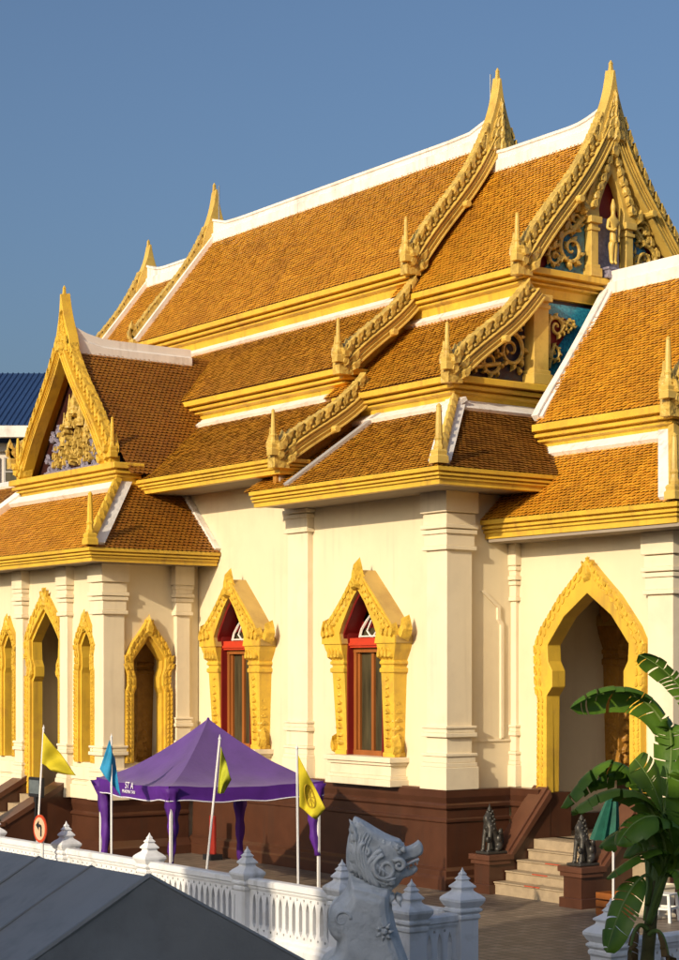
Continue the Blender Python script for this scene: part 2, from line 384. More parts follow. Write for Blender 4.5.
def barge(G, p0, p1, gold, carved, sag=.045, wd=1.0, finsize=.34, spike=True, knob=True, steps=14, w=.0, gap=.27):
    """one raking gable board from the eave corner p0 to the top p1 in gable coordinates (s, z)"""
    w += .003 if p1[0] > p0[0] else 0
    d = Vector((p1[0] - p0[0], p1[1] - p0[1])); L = d.length; t = d / L
    up = Vector((-t.y, t.x))
    if up.y < 0: up = -up
    flip = 1 if (-t.y, t.x) == tuple(up) or (-t.y * up.x + t.x * up.y) > 0 else -1
    pts = []
    for i in range(steps + 1):
        q = i / steps; off = -math.sin(q * math.pi) * sag * L * .5 + (math.sin(q * math.pi * 2) * .012 * L)
        p = Vector(p0) + d * q + up * off; pts.append((p.x, p.y))
    mb = MB(); f = flip
    def bd(o0, o1, w0, w1): mb.band(G, pts, o0 * f * wd, o1 * f * wd, w + w0, w + w1)
    bd(-.32, -.06, -.10, .13); bd(-.35, -.30, -.104, .17); bd(-.23, -.205, .13, .16); bd(-.14, -.115, .13, .16); bd(-.06, -.03, -.10, .19)
    if knob:
        k = pts[steps // 2]; nn = normals2(pts)[steps // 2]
        c = (k[0] - nn[0] * f * .29 * wd, k[1] - nn[1] * f * .29 * wd)
        mb.poly(G, [(c[0] + .13 * wd * math.cos(a), c[1] + .12 * wd * math.sin(a)) for a in [6.2832 * j / 10 for j in range(10)]], w + .0, w + .27, inset=.3)
    o = TB(mb, 'barge_board', gold, bevel=.008)
    cb = MB(); cb.band(G, pts, -.03 * f * wd, .19 * f * wd, w - .094, w + .06)
    n = int(L / gap); ns = normals2(pts); ang = math.atan2(t.y, t.x)
    for i in range(n):
        q = (i + .3) / n; k = q * steps; a = int(k); b = min(a + 1, steps); fr = k - a
        x = lerp(pts[a][0], pts[b][0], fr); z = lerp(pts[a][1], pts[b][1], fr)
        nx, nz = ns[a][0] * f, ns[a][1] * f; an = math.atan2(pts[b][1] - pts[a][1], pts[b][0] - pts[a][0])
        cb.leaf(G, x - t.x * .10 + nx * .165 * wd, z - t.y * .10 + nz * .165 * wd, an + .20 * f, gap * 1.15, gap * .44 * f, w - .08, w + .13, curl=.30, inset=.15)
        cb.leaf(G, x - t.x * .16 + nx * .07 * wd, z - t.y * .16 + nz * .07 * wd, an + .28 * f, gap * .95, gap * .50 * f, w + .03, w + .125, curl=.3, inset=.3)
        cb.leaf(G, x + t.x * .02 + nx * .05 * wd, z + t.y * .02 + nz * .05 * wd, an - .1 * f, gap * .5, gap * .26 * f, w + .03, w + .15, curl=.1, inset=.4)
    TB(cb, 'leaf_crest', carved, o)
    # scroll block where the board ends
    sb = MB(); x, z = p0
    s_ = 1 if p1[0] > p0[0] else -1
    for i, (dx, dz, LL, aa) in enumerate([(-.16, -.02, .62, 1.45), (-.02, -.06, .66, 1.15), (.10, -.12, .66, .85), (-.10, -.22, .46, 1.2), (.12, -.26, .5, .7), (.02, -.02, .42, 2.0)]):
        an = aa if s_ > 0 else math.pi - aa
        sb.leaf(G, x + dx * s_ * wd, z + dz * wd, an, LL * wd, .30 * wd * s_, w - .06, w + .14 + .025 * i, curl=.3, inset=.45)
    sb.gbox(G, x - .18 * wd, x + .26 * wd, z - .36 * wd, z - .02 * wd, w - .12, w + .12) if s_ > 0 else sb.gbox(G, x - .26 * wd, x + .18 * wd, z - .36 * wd, z - .02 * wd, w - .12, w + .12)
    TB(sb, 'scroll_end', carved, o)
    if spike:
        sp = spire(G, p0[0] - s_ * .20 * wd, p0[1] + .06, .98 * wd, .09 * wd); TB(sp, 'spire_finial', gold, o, smooth=False)
    return o

def peak(G, s, z0, z1, gold, carved, wd=.46, w=0.0, lean=0.0):
    """flame-shaped gable peak"""
    h = z1 - z0; mb = MB()
    prof = [(1.05, -.30), (.97, -.14), (.82, .05), (.64, .20), (.47, .34), (.34, .46), (.22, .60), (.12, .76), (.05, .90)]
    lf = [(s + lean * max(t, 0) - wd * a, z0 + h * t) for a, t in prof]; rt = [(s + lean * max(t, 0) + wd * a, z0 + h * t) for a, t in prof]
    mb.poly(G, lf + rt[::-1], w - .118, w + .13, inset=.06)
    for t, a in ((0, 0),):
        c0 = G(s + lean, z0, w + .02); L4 = [(.30, .42), (.27, .54), (.20, .68), (.135, .82), (.095, .93), (.085, .97), (.10, .985), (.02, 1.04)]
        mb.square(c0, [(wd * a_ * .82, h * t_) for a_, t_ in L4])
    o = TB(mb, 'peak_finial', gold, bevel=.012)
    cb = MB()
    for i in range(4):
        t = -.26 + i * .17; ww = wd * (1.0 - i * .21)
        for sg in (-1, 1):
            cb.leaf(G, s + sg * ww * .40, z0 + h * t, math.pi / 2 - sg * -.20, h * .30, ww * .55 * sg, w + .12, w + .21 - .01 * i, curl=.2, inset=.4)
            cb.leaf(G, s + sg * ww * .72, z0 + h * (t + .0), math.pi / 2 + sg * .32, h * .26, ww * .36 * sg, w - .04, w + .17, curl=-.1, inset=.2)
        cb.leaf(G, s, z0 + h * (t - .03), math.pi / 2, h * .34, ww * .52, w + .14, w + .25 - .012 * i, curl=0, inset=.5)
    TB(cb, 'flame_carving', carved, o)
    return o

def spiral(G, c, r, turns, a0, sgn, w, rad, tail=None):
    pts = []
    n = int(18 * turns)
    for i in range(n + 1):
        q = i / n; a = a0 + sgn * q * turns * 6.2832; rr = r * (1 - q * .86)
        pts.append((c[0] + rr * math.cos(a), c[1] + rr * math.sin(a), w))
    if tail:
        p = pts[0]; pts = [(lerp(tail[0], p[0], k / 5), lerp(tail[1], p[1], k / 5), w) for k in range(5)] + pts
    return pts, rad

def scroll(mb, G, c, r, turns, a0, sgn, w, rad, tail=None, leaves=True):
    pts, rad = spiral(G, c, r, turns, a0, sgn, w, rad, tail)
    m = len(pts); mb.tube(pts, [rad * (1 - .55 * i / m) for i in range(m)], 6, G)
    if leaves:
        for k in range(0, 14, 2):
            if k + 1 >= m: break
            p = pts[min(k + (5 if tail else 0), m - 1)]; a = math.atan2(p[1] - c[1], p[0] - c[0])
            mb.leaf(G, p[0], p[1], a + .5 * sgn, r * .5, r * .3 * sgn, w - rad, w + rad * .8, curl=.4)

# ---- roof numbers (x,z at section B; the middle section A is .62 higher)
E3 = (-1.1, 7.66); T3 = (1.28, 9.26); E2 = (.90, 9.76); T2 = (3.08, 11.58); E1 = (2.70, 12.10); RG = (XC, 15.25)
UP = .62
def sec(y0, y1, dz, t1y, t2y, t3y, hip0=False):
    """one roof section; t?y = (near, far) ends of each tier"""
    for (ea, ta, ys) in ((E1, RG, t1y), (E2, T2, t2y), (E3, T3, t3y)):
        n, f = ys
        sl1 = [((ea[0], n, ea[1] + dz), (ea[0], f, ea[1] + dz), (ta[0], f, ta[1] + dz), (ta[0], n, ta[1] + dz))]
        if hip0 and ea is E3:
            sl1 = [((ea[0], ea[0], ea[1]), (ea[0], f, ea[1]), (ta[0], f, ta[1]), (ta[0], ta[0], ta[1]))]
        pl = [[(2 * XC - x, y, z) for x, y, z in sl1[0]]]
        roof('roof_tier', sl1, plain=pl)
        for sg in (0, 1):
            mb = MB()
            X = (lambda x: x) if not sg else (lambda x: 2 * XC - x)
            if ea is E1:
                continue
            k = .34; d = Vector((ea[0] - ta[0], ea[1] - ta[1])).normalized()
            a, b = (n, f) if not (hip0 and ea is E3) else (ta[0] - .3, f)
            s_ = strip([(X(ta[0] + .04), a, ta[1] + dz + .05), (X(ta[0] + .04), b, ta[1] + dz + .05), (X(ta[0] + d.x * k), b, ta[1] + d.y * k + dz + .05), (X(ta[0] + d.x * k), a, ta[1] + d.y * k + dz + .05)])
            mb.add(s_.v, s_.f)
            TB(mb, 'cement_flashing', M['white'])
    # ridge
    n, f = t1y; mb = MB(); z = RG[1] + dz; rings = []
    for i in range(17):
        q = i / 16; y = lerp(n + .05, f - .05, q); e = min(q, 1 - q) * (f - n); lift = .22 * max(0, 1 - e / 1.1) ** 2
        rings.append([(XC - .17, y, z - .22), (XC - .17, y, z + .06), (XC - .12, y, z + .10), (XC - .12, y, z + .19 + lift), (XC - .15, y, z + .21 + lift), (XC - .15, y, z + .27 + lift),
                      (XC + .15, y, z + .27 + lift), (XC + .15, y, z + .21 + lift), (XC + .12, y, z + .19 + lift), (XC + .12, y, z + .10), (XC + .17, y, z + .06), (XC + .17, y, z - .22)])
    mb.loft(rings); TB(mb, 'ridge_cap', M['white'])

YA0, YA1 = 4.55, 16.25
sec(0, 0, 0, (1.0, 5.2), (1.0, 5.2), (0, 5.2), hip0=True)            # near low section
sec(0, 0, UP, (YA0, YA1), (YA0, YA1), (4.0, 16.8))                    # tall middle section
sec(0, 0, 0, (15.6, 19.8), (15.6, 19.8), (15.6, 21.8))                # far low section

gilt, giltc, gold, goldc = M['gilt'], M['gilt_carved'], M['gold'], M['gold_carved']
X2 = lambda x: 2 * XC - x
def upath(x, y0, y1): return [(x, y1), (x, y0), (X2(x), y0), (X2(x), y1)]
# near section cornices wrap round the gable end
cornice(upath(2.98, 1.18, 4.9), 11.58, 12.10, material=gold, depth=.30)
cornice(upath(1.25, 1.25, 4.9), 9.24, 9.76, depth=.34)
eave([(-1.1, 5.0), (-1.1, -1.1), (X2(-1.1), -1.1), (X2(-1.1), 5.0)], 7.36, 7.66)
# middle section
for sg in (0, 1):
    X = (lambda x: x) if not sg else X2
    rev = (lambda p: p) if not sg else (lambda p: p[::-1])
    cornice(rev([(X(2.98), 16.2), (X(2.98), 4.85), (X(3.4), 4.85)]), 11.58 + UP, 12.10 + UP, depth=.30)
    cornice(rev([(X(1.25), 16.4), (X(1.25), 4.85), (X(1.6), 4.85)]), 9.24 + UP, 9.76 + UP, depth=.34)
    eave(rev([(X(-1.1), 16.8), (X(-1.1), 3.95), (X(-.3), 3.95)]), 7.36 + UP, 7.66 + UP)
    cornice(rev([(X(2.98), 19.6), (X(2.98), 16.0)]), 11.58, 12.10, depth=.30)
    eave(rev([(X(-1.1), 21.8), (X(-1.1), 16.0)]), 7.36, 7.66)
    cornice(rev([(X(1.25), 19.6), (X(1.25), 16.0)]), 9.24, 9.76, depth=.34)

# gable end fills
def GN(yg): return lambda s, z, w: (XC + s, yg - w, z)
def GF(yg): return lambda s, z, w: (XC + s, yg + w, z)
def fill(G, pts, w0, w1, material, name='gable_wall'):
    mb = MB(); mb.poly(G, pts, w0, w1); return TB(mb, name, material)
h1 = XC - E1[0]; h2 = XC - E2[0]; h3 = XC - E3[0]
B_ = GN(1.0); A_ = GN(YA0); AF = GF(YA1); BF = GF(19.8)
for G, dz in ((A_, UP), (AF, UP), (BF, 0)):
    fill(G, [(-h1 + .1, E1[1] + dz), (0, RG[1] + dz - .05), (h1 - .1, E1[1] + dz)], -.42, -.30, M['red'])
    fill(G, [(-h2 + .15, E2[1] + dz), (-h1 + .3, T2[1] + dz), (h1 - .3, T2[1] + dz), (h2 - .15, E2[1] + dz)], -.42, -.30, M['gold'])
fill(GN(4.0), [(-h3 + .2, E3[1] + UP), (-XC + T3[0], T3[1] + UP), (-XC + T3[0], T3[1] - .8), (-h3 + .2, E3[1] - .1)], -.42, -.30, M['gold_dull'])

# raking boards
for sg in (-1, 1):
    barge(B_, (sg * (h1 - .02), E1[1] + .10), (sg * .12, RG[1] + .16), gilt, giltc, wd=.86)
    barge(B_, (sg * (h2 - .02), E2[1] + .12), (sg * (h1 - .35), T2[1] + .10), gilt, giltc, wd=.82)
    barge(A_, (sg * (h1 - .02), E1[1] + UP + .10), (sg * .12, RG[1] + UP + .16), gilt, giltc, wd=.86)
    barge(A_, (sg * (h2 - .02), E2[1] + UP + .12), (sg * (h1 - .30), T2[1] + UP + .16), gilt, giltc, wd=.82)
    barge(GN(4.05), (sg * (h3 - .05), E3[1] + UP + .10), (sg * (h2 - .35), T3[1] + UP + .14), gilt, giltc, wd=.82)
    for G, dz in ((AF, UP), (BF, 0)):
        barge(G, (sg * (h1 - .02), E1[1] + dz + .10), (sg * .12, RG[1] + dz + .16), gilt, giltc, spike=False, wd=.8)
        barge(G, (sg * (h2 - .02), E2[1] + dz + .12), (sg * (h1 - .35), T2[1] + dz + .10), gilt, giltc, wd=.82, spike=False)
peak(B_, 0, 15.25, 16.6, gilt, giltc)
peak(A_, 0, 15.25 + UP, 16.75 + UP, gilt, giltc)
peak(AF, 0, 15.25 + UP, 16.70 + UP, gilt, giltc)
peak(BF, 0, 15.25, 16.45, gilt, giltc)
# white verge strips on the far gables' roof edge, seen along the slope
for yv, dz in ((YA1, UP), (19.8, 0)):
    mb = MB()
    for i in range(10):
        q0, q1 = i / 10, (i + 1) / 10
        a0 = (lerp(E1[0], RG[0], q0), lerp(E1[1], RG[1], q0) + dz + .02); a1 = (lerp(E1[0], RG[0], q1), lerp(E1[1], RG[1], q1) + dz + .02)
        w = .20
        s_ = strip([(a0[0], yv - w, a0[1]), (a1[0], yv - w, a1[1]), (a1[0], yv, a1[1]), (a0[0], yv, a0[1])], t=.12); mb.add(s_.v, s_.f)
    TB(mb, 'verge_strip', M['white'])
# grey flashing standing in for the shadow under the middle section's verge
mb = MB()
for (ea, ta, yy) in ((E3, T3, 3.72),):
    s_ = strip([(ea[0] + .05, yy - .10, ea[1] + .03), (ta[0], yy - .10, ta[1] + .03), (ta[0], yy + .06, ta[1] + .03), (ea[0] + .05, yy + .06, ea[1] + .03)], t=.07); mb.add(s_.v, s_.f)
TB(mb, 'verge_shade_flashing', M['grey_wall'])
# lightning rods
for y, z in ((YA0 + .16, 15.85 + UP), (YA1 - .3, 15.75 + UP)):
    mb = MB(); mb.tube([(XC - .05, y, z - .6), (XC - .05, y, z + .85)], .018, 5); TB(mb, 'lightning_rod', M['greymetal'])

# ---- near gable: upper pediment
B_ = GN(.83)
fill(B_, [(-h1 + .1, E1[1]), (0, RG[1] - .02), (h1 - .1, E1[1])], -.46, -.34, M['red'])
ped = fill(B_, [(-1.75, 12.1), (-.62, 13.55), (-.62, 12.1)], -.34, -.28, M['teal_deep'], 'pediment_panel')
fill(B_, [(.62, 12.1), (.62, 13.55), (1.75, 12.1)], -.34, -.28, M['teal_deep'], 'pediment_panel')
fill(B_, [(-.36, 12.1), (-.36, 13.4), (.36, 13.4), (.36, 12.1)], -.34, -.28, M['silver'], 'pediment_panel')
for sg in (-1, 1):
    mb = MB()
    scroll(mb, B_, (sg * 1.06, 12.62), .36, 1.6, math.pi / 2 if sg < 0 else math.pi / 2, -sg, -.20, .055, tail=(sg * .72, 13.3))
    scroll(mb, B_, (sg * .95, 13.22), .25, 1.5, math.pi / 2, -sg, -.20, .045, tail=(sg * .70, 13.6))
    scroll(mb, B_, (sg * 1.52, 12.40), .20, 1.4, math.pi / 2, -sg, -.20, .04)
    for k in range(26):
        q = random.random(); a_ = .70 + .95 * q; b_ = random.uniform(12.18, 12.3 + 1.15 * (1 - q))
        mb.leaf(B_, sg * a_, b_, random.uniform(.8, 2.4), random.uniform(.12, .2), .09 * sg, -.30, random.uniform(-.26, -.2), curl=.4)
    for k in range(6): mb.leaf(B_, sg * (.78 + .16 * k), 13.55 - .21 * k, math.pi / 2 + sg * .2, .30, .16 * sg, -.28, -.14, curl=.35)
    TB(mb, 'scroll_carving', giltc)
    mb = MB()
    mb.gbox(B_, sg * .40, sg * .60, 12.1, 13.30, -.30, -.10)
    for z0, z1, gr in ((12.1, 12.28, .06), (12.28, 12.36, .03), (13.05, 13.12, .03), (13.2, 13.34, .06)):
        mb.gbox(B_, sg * (.40 - gr), sg * (.60 + gr), z0, z1, -.32, -.10 + gr)
    TB(mb, 'pediment_column', gilt, bevel=.01)
arch = MB()
OUT = [(.72, 13.32), (.74, 13.55), (.62, 13.85), (.42, 14.25), (.20, 14.58), (0, 14.92)]
INN = [(.34, 13.32), (.36, 13.52), (.30, 13.72), (.17, 14.02), (0, 14.30)]
arch.poly(B_, [(-a, b) for a, b in OUT] + [(a, b) for a, b in OUT[-2::-1]] + [(a, b) for a, b in INN] + [(-a, b) for a, b in INN[-2::-1]], -.32, -.12)
ao = TB(arch, 'pediment_arch', gilt, bevel=.012)
mb = MB()
for sg in (-1, 1):
    for k in range(7):
        q = k / 6; a = lerp(.60, .10, q); z = lerp(13.45, 14.60, q)
        mb.leaf(B_, sg * a, z, math.pi / 2 + (.35 if sg > 0 else -.35), .34, .20 * sg, -.20, -.02, curl=.25)
    mb.leaf(B_, sg * .70, 13.35, math.pi / 2 - sg * .5, .36, .22 * sg, -.25, -.04, curl=.4)
mb.leaf(B_, 0, 14.55, math.pi / 2, .5, .26, -.2, .02, curl=0)
TB(mb, 'arch_crest', giltc, ao)
# standing gilded Buddha, one continuous body grown on a skeleton
def skin_body(name, joints, edges, material, parent, levels=2, root=0):
    me = bpy.data.meshes.new(name); me.from_pydata([(p[0], p[1], p[2] - (GZ if parent is temple else 0)) for p, r in joints], edges, [])
    me.materials.append(material); o = bpy.data.objects.new(name, me); COL.objects.link(o); o.parent = parent
    sk = o.modifiers.new('skin', 'SKIN'); sk.use_smooth_shade = True
    for i, (p, r) in enumerate(joints):
        d = me.skin_vertices[0].data[i]; d.radius = r if isinstance(r, tuple) else (r, r); d.use_root = (i == root)
    ss = o.modifiers.new('subd', 'SUBSURF'); ss.levels = levels; ss.render_levels = levels
    return o
def q_(s, z, w=-.08): return B_(s, z, w)
J = [(q_(0, 13.12), (.10, .085)), (q_(0, 13.30), (.085, .075)), (q_(0, 13.52), (.125, .085)), (q_(0, 13.66), (.055, .055)), (q_(0, 13.74), (.05, .05)), (q_(0, 13.86), (.075, .08)), (q_(0, 13.95), (.055, .055)), (q_(0, 14.08), (.018, .018)),
     (q_(-.06, 12.95), .085), (q_(-.06, 12.72), .06), (q_(-.055, 12.54), .05), (q_(-.06, 12.50, -.02), .045),
     (q_(.06, 12.95), .085), (q_(.06, 12.72), .06), (q_(.055, 12.54), .05), (q_(.06, 12.50, -.02), .045),
     (q_(-.15, 13.54), .05), (q_(-.19, 13.34), .042), (q_(-.09, 13.28, .03), .032), (q_(-.03, 13.34, .05), .03),
     (q_(.15, 13.54), .05), (q_(.19, 13.34), .042), (q_(.17, 13.16), .034), (q_(.165, 13.04, -.05), .03)]
ED = [(0, 1), (1, 2), (2, 3), (3, 4), (4, 5), (5, 6), (6, 7), (0, 8), (8, 9), (9, 10), (10, 11), (0, 12), (12, 13), (13, 14), (14, 15), (2, 16), (16, 17), (17, 18), (18, 19), (2, 20), (20, 21), (21, 22), (22, 23)]
J = [((XC + (p[0] - XC) * .86, p[1], 12.36 + (p[2] - 12.48) * .86 + .04), tuple(q * .86 for q in (r if isinstance(r, tuple) else (r, r)))) for p, r in J]
skin_body('standing_figure', J, ED, gilt, temple)
mb = MB(); mb.gbox(B_, -.26, .26, 12.1, 12.18, -.28, .02); mb.gbox(B_, -.20, .20, 12.18, 12.28, -.28, .0); mb.gbox(B_, -.22, .22, 12.28, 12.34, -.28, .01)
TB(mb, 'figure_pedestal', M['silver'], bevel=.015)

# ---- near gable: lower pediment between the two cornices
B_ = GN(.93)
fill(B_, [(-h2 + .1, E2[1]), (-h1 + .35, T2[1]), (h1 - .35, T2[1]), (h2 - .1, E2[1])], -.46, -.34, M['navy'])
for sg in (-1, 1):
    mb = MB(); s0, s1 = sg * 2.12, sg * 1.72
    mb.gbox(B_, s0, s1, 9.76, 11.58, -.36, -.06)
    for z0, z1, gr in ((9.76, 9.98, .06), (9.98, 10.06, .03), (11.30, 11.38, .03), (11.44, 11.58, .06)): mb.gbox(B_, s0 - sg * -gr * -1 if False else s0 + sg * gr, s1 - sg * gr, z0, z1, -.38, -.06 + gr)
    TB(mb, 'gable_column', gilt, bevel=.012)
    fill(B_, [(sg * 1.70, 9.76), (sg * 1.70, 11.5), (sg * .2, 11.5), (sg * .2, 9.76)], -.34, -.30, M['teal'], 'pediment_panel')
    fill(B_, [(sg * 1.66, 10.2), (sg * 1.66, 11.22), (sg * 1.05, 11.22), (sg * 1.05, 10.9)], -.30, -.27, M['red'], 'pediment_panel')
    mb = MB()
    scroll(mb, B_, (sg * 2.58, 10.42), .36, 1.5, math.pi * .5, sg, -.24, .055, tail=(sg * 2.25, 11.0))
    scroll(mb, B_, (sg * 3.12, 10.12), .25, 1.4, 0 if sg < 0 else math.pi, sg, -.24, .05, tail=(sg * 3.75, 9.95))
    scroll(mb, B_, (sg * 2.40, 11.0), .20, 1.4, math.pi * .5, -sg, -.24, .04, tail=(sg * 2.25, 11.25))
    scroll(mb, B_, (sg * 1.38, 11.0), .23, 1.5, math.pi, sg, -.20, .05, tail=(sg * 1.60, 10.35))
    scroll(mb, B_, (sg * 1.02, 11.05), .14, 1.4, 0, -sg, -.20, .04, tail=(sg * 1.3, 11.15))
    scroll(mb, B_, (sg * 1.45, 10.45), .17, 1.3, math.pi * .5, sg, -.20, .04, tail=(sg * 1.60, 10.15))
    for k in range(22):
        q = random.random(); mb.leaf(B_, sg * lerp(2.2, 3.7, q), random.uniform(9.85, 9.95 + 1.35 * (1 - q)), random.uniform(.6, 2.6), .17, .10 * sg, -.32, -.24, curl=.4)
    TB(mb, 'scroll_carving', M['gilt_carved'])

B_ = GN(1.0)
# ---- hip roof across the near end
hipr = roof('hip_roof', [((-1.1, -1.1, 7.66), (X2(-1.1), -1.1, 7.66), (X2(1.28), 1.28, 9.26), (1.28, 1.28, 9.26))], M['tile_shaded'])
mb = MB()
a = strip([(1.1, 1.0, 9.10), (9.3, 1.0, 9.10), (9.3, 1.28, 9.30), (1.1, 1.28, 9.30)]); mb.add(a.v, a.f)
TB(mb, 'cement_flashing', M['white'])
for sx in (0, 1):
    X = (lambda x: x) if not sx else X2
    mb = MB()
    lo, hi = Vector((X(-1.02), -1.02, 7.74)), Vector((X(1.28), 1.28, 9.32))
    for du, dv in (((0, 1), 1), ((1, 0), 1)):
        k = .26
        off = Vector(((k if not sx else -k) * du[0], k * du[1], 0))
        s_ = strip([lo, hi, hi + off, lo + off], t=.06); mb.add(s_.v, s_.f)
    TB(mb, 'hip_flashing', M['white'])
    mb = MB(); mb.tube([lo + Vector((0, 0, .05)), lerp(lo, hi, .5) + Vector((0, 0, .09)), hi + Vector((0, 0, .1))], [.11, .09, .08], 4)
    for i in range(7):
        p = lerp(lo, hi, .22 + .11 * i); mb.square((p.x, p.y, p.z + .08), [(.06, 0), (.055, .08), (.01, .2)])
    hs = TB(mb, 'hip_spine', gilt)
    TB(spire(lambda s, z, w: (s, lo.y, z), lo.x, lo.z + .10, .95, .10), 'spire_finial', gilt, hs)

# ---- walls
GW = lambda s, z, w: (.15 - w, s, z)          # long facade, s = y
def arch_hole(c, half, z0, zs, zt, n=6, lobe=0.0):
    """pointed opening outline"""
    L = [(-half, z0), (-half, zs)]
    for i in range(1, n):
        q = i / n; L.append((-half * (1 - q) ** .8 * (1 + .10 * math.sin(q * math.pi)), zs + (zt - zs) * q))
    L.append((0, zt))
    pts = L + [(-a, b) for a, b in L[-2::-1]]
    return [(c + a, b) for a, b in pts]
WIN = (2.38, 7.02)
mb = MB()
mb.poly(GW, [(.1, 1.8), (16, 1.8), (16, 8.02), (4.4, 8.02), (4.4, 7.40), (.1, 7.40)], -.5, 0,
        holes=[[(c - .61, 2.36), (c + .61, 2.36), (c + .61, 5.0), (c - .61, 5.0)] for c in WIN] + [[(11.2, 1.95), (12.8, 1.95), (12.8, 5.2), (11.2, 5.2)]])
TB(mb, 'wall', M['cream'])
GE = lambda s, z, w: (s, .15 - w, z)          # near end wall
mb = MB(); mb.poly(GE, [(.15, .8), (10.25, .8), (10.25, 7.40), (.15, 7.40)], -.5, 0, holes=[[(4.55, 1.0), (5.85, 1.0), (5.85, 5.6), (4.55, 5.6)]])
TB(mb, 'wall', M['cream'])
for bx in ((.16, 10.25, 20.2, 20.65), (9.75, 10.25, .2, 20.19)):
    mb = MB(); mb.box(*bx, 1.8, 8.0); TB(mb, 'wall', M['cream'])
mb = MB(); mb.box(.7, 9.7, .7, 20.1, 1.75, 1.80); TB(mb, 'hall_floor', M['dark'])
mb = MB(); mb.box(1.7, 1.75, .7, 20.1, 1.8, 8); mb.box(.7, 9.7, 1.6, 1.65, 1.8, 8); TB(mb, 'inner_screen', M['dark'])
# soffits
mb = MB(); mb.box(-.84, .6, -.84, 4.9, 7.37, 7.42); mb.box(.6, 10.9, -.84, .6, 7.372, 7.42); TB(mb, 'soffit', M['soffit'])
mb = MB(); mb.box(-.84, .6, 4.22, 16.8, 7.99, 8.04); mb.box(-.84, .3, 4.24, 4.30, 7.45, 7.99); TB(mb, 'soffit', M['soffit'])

def pilaster(G, s0, s1, zb, zt, proj=.17, cap=True, base=True, grow=.07, back=-.05):
    mb = MB(); mb.gbox(G, s0, s1, zb, zt, back, proj)
    st = []
    if cap:
        st += [(zt - .42, zt, 1.5), (zt - .62, zt - .42, .8), (zt - .70, zt - .62, 1.5), (zt - .80, zt - .72, 1.2), (zt - 1.02, zt - .80, .6), (zt - 1.10, zt - 1.02, 1.1)]
        st += [(zt - .52, zt - .44, 1.3)]
    if base:
        st += [(zb, zb + .42, 1.55), (zb + .42, zb + .50, 1.2), (zb + .50, zb + .62, .8), (zb + .62, zb + .68, 1.25), (zb + .98, zb + 1.06, 1.2), (zb + 1.06, zb + 1.14, .7), (zb + 1.14, zb + 1.19, 1.1), (zb + .68, zb + .98, .35)]
    for a, b, k in st: mb.gbox(G, s0 - grow * k, s1 + grow * k, a, b, back + .003 * k, proj + grow * k)
    return TB(mb, 'pilaster', M['cream_trim'], bevel=.012)
# corner pilaster is one square pier
mb = MB(); 
def pier(x0, x1, y0, y1, zb, zt, name='corner_pilaster', grow=.06):
    mb = MB(); mb.box(x0, x1, y0, y1, zb, zt)
    for a, b, k in [(zt - .40, zt, 1.5), (zt - .62, zt - .42, .8), (zt - .70, zt - .62, 1.5), (zt - .80, zt - .72, 1.2), (zt - 1.02, zt - .80, .6), (zt - 1.10, zt - 1.02, 1.1),
                    (zb, zb + .42, 1.55), (zb + .42, zb + .50, 1.2), (zb + .50, zb + .62, .8), (zb + .62, zb + .68, 1.25), (zb + .98, zb + 1.06, 1.2), (zb + 1.06, zb + 1.14, .7), (zb + 1.14, zb + 1.19, 1.1)]:
        g_ = grow * k; mb.box(x0 - g_, x1 + g_, y0 - g_, y1 + g_, a, b)
    return TB(mb, name, M['cream_trim'], bevel=.012)
pier(.02, .64, .02, .62, 1.8, 7.38)
pilaster(GW, 4.50, 5.22, 1.8, 7.98, proj=.14, grow=.055)
pilaster(GE, 1.72, 2.05, 1.8, 6.46, proj=.14, grow=.05)
# blind niche moulding in the return wall
mb = MB(); ni = [(1.02, 5.55), (1.42, 5.25), (1.42, 5.02), (1.50, 4.92), (1.50, 2.75)]
mb.poly(GE, ni + [(a - .07, b - .02) for a, b in ni[::-1]], 0, .05); mb.gbox(GE, .62, 1.75, 2.68, 2.72, 0, .03); TB(mb, 'niche_moulding', M['cream_trim'])

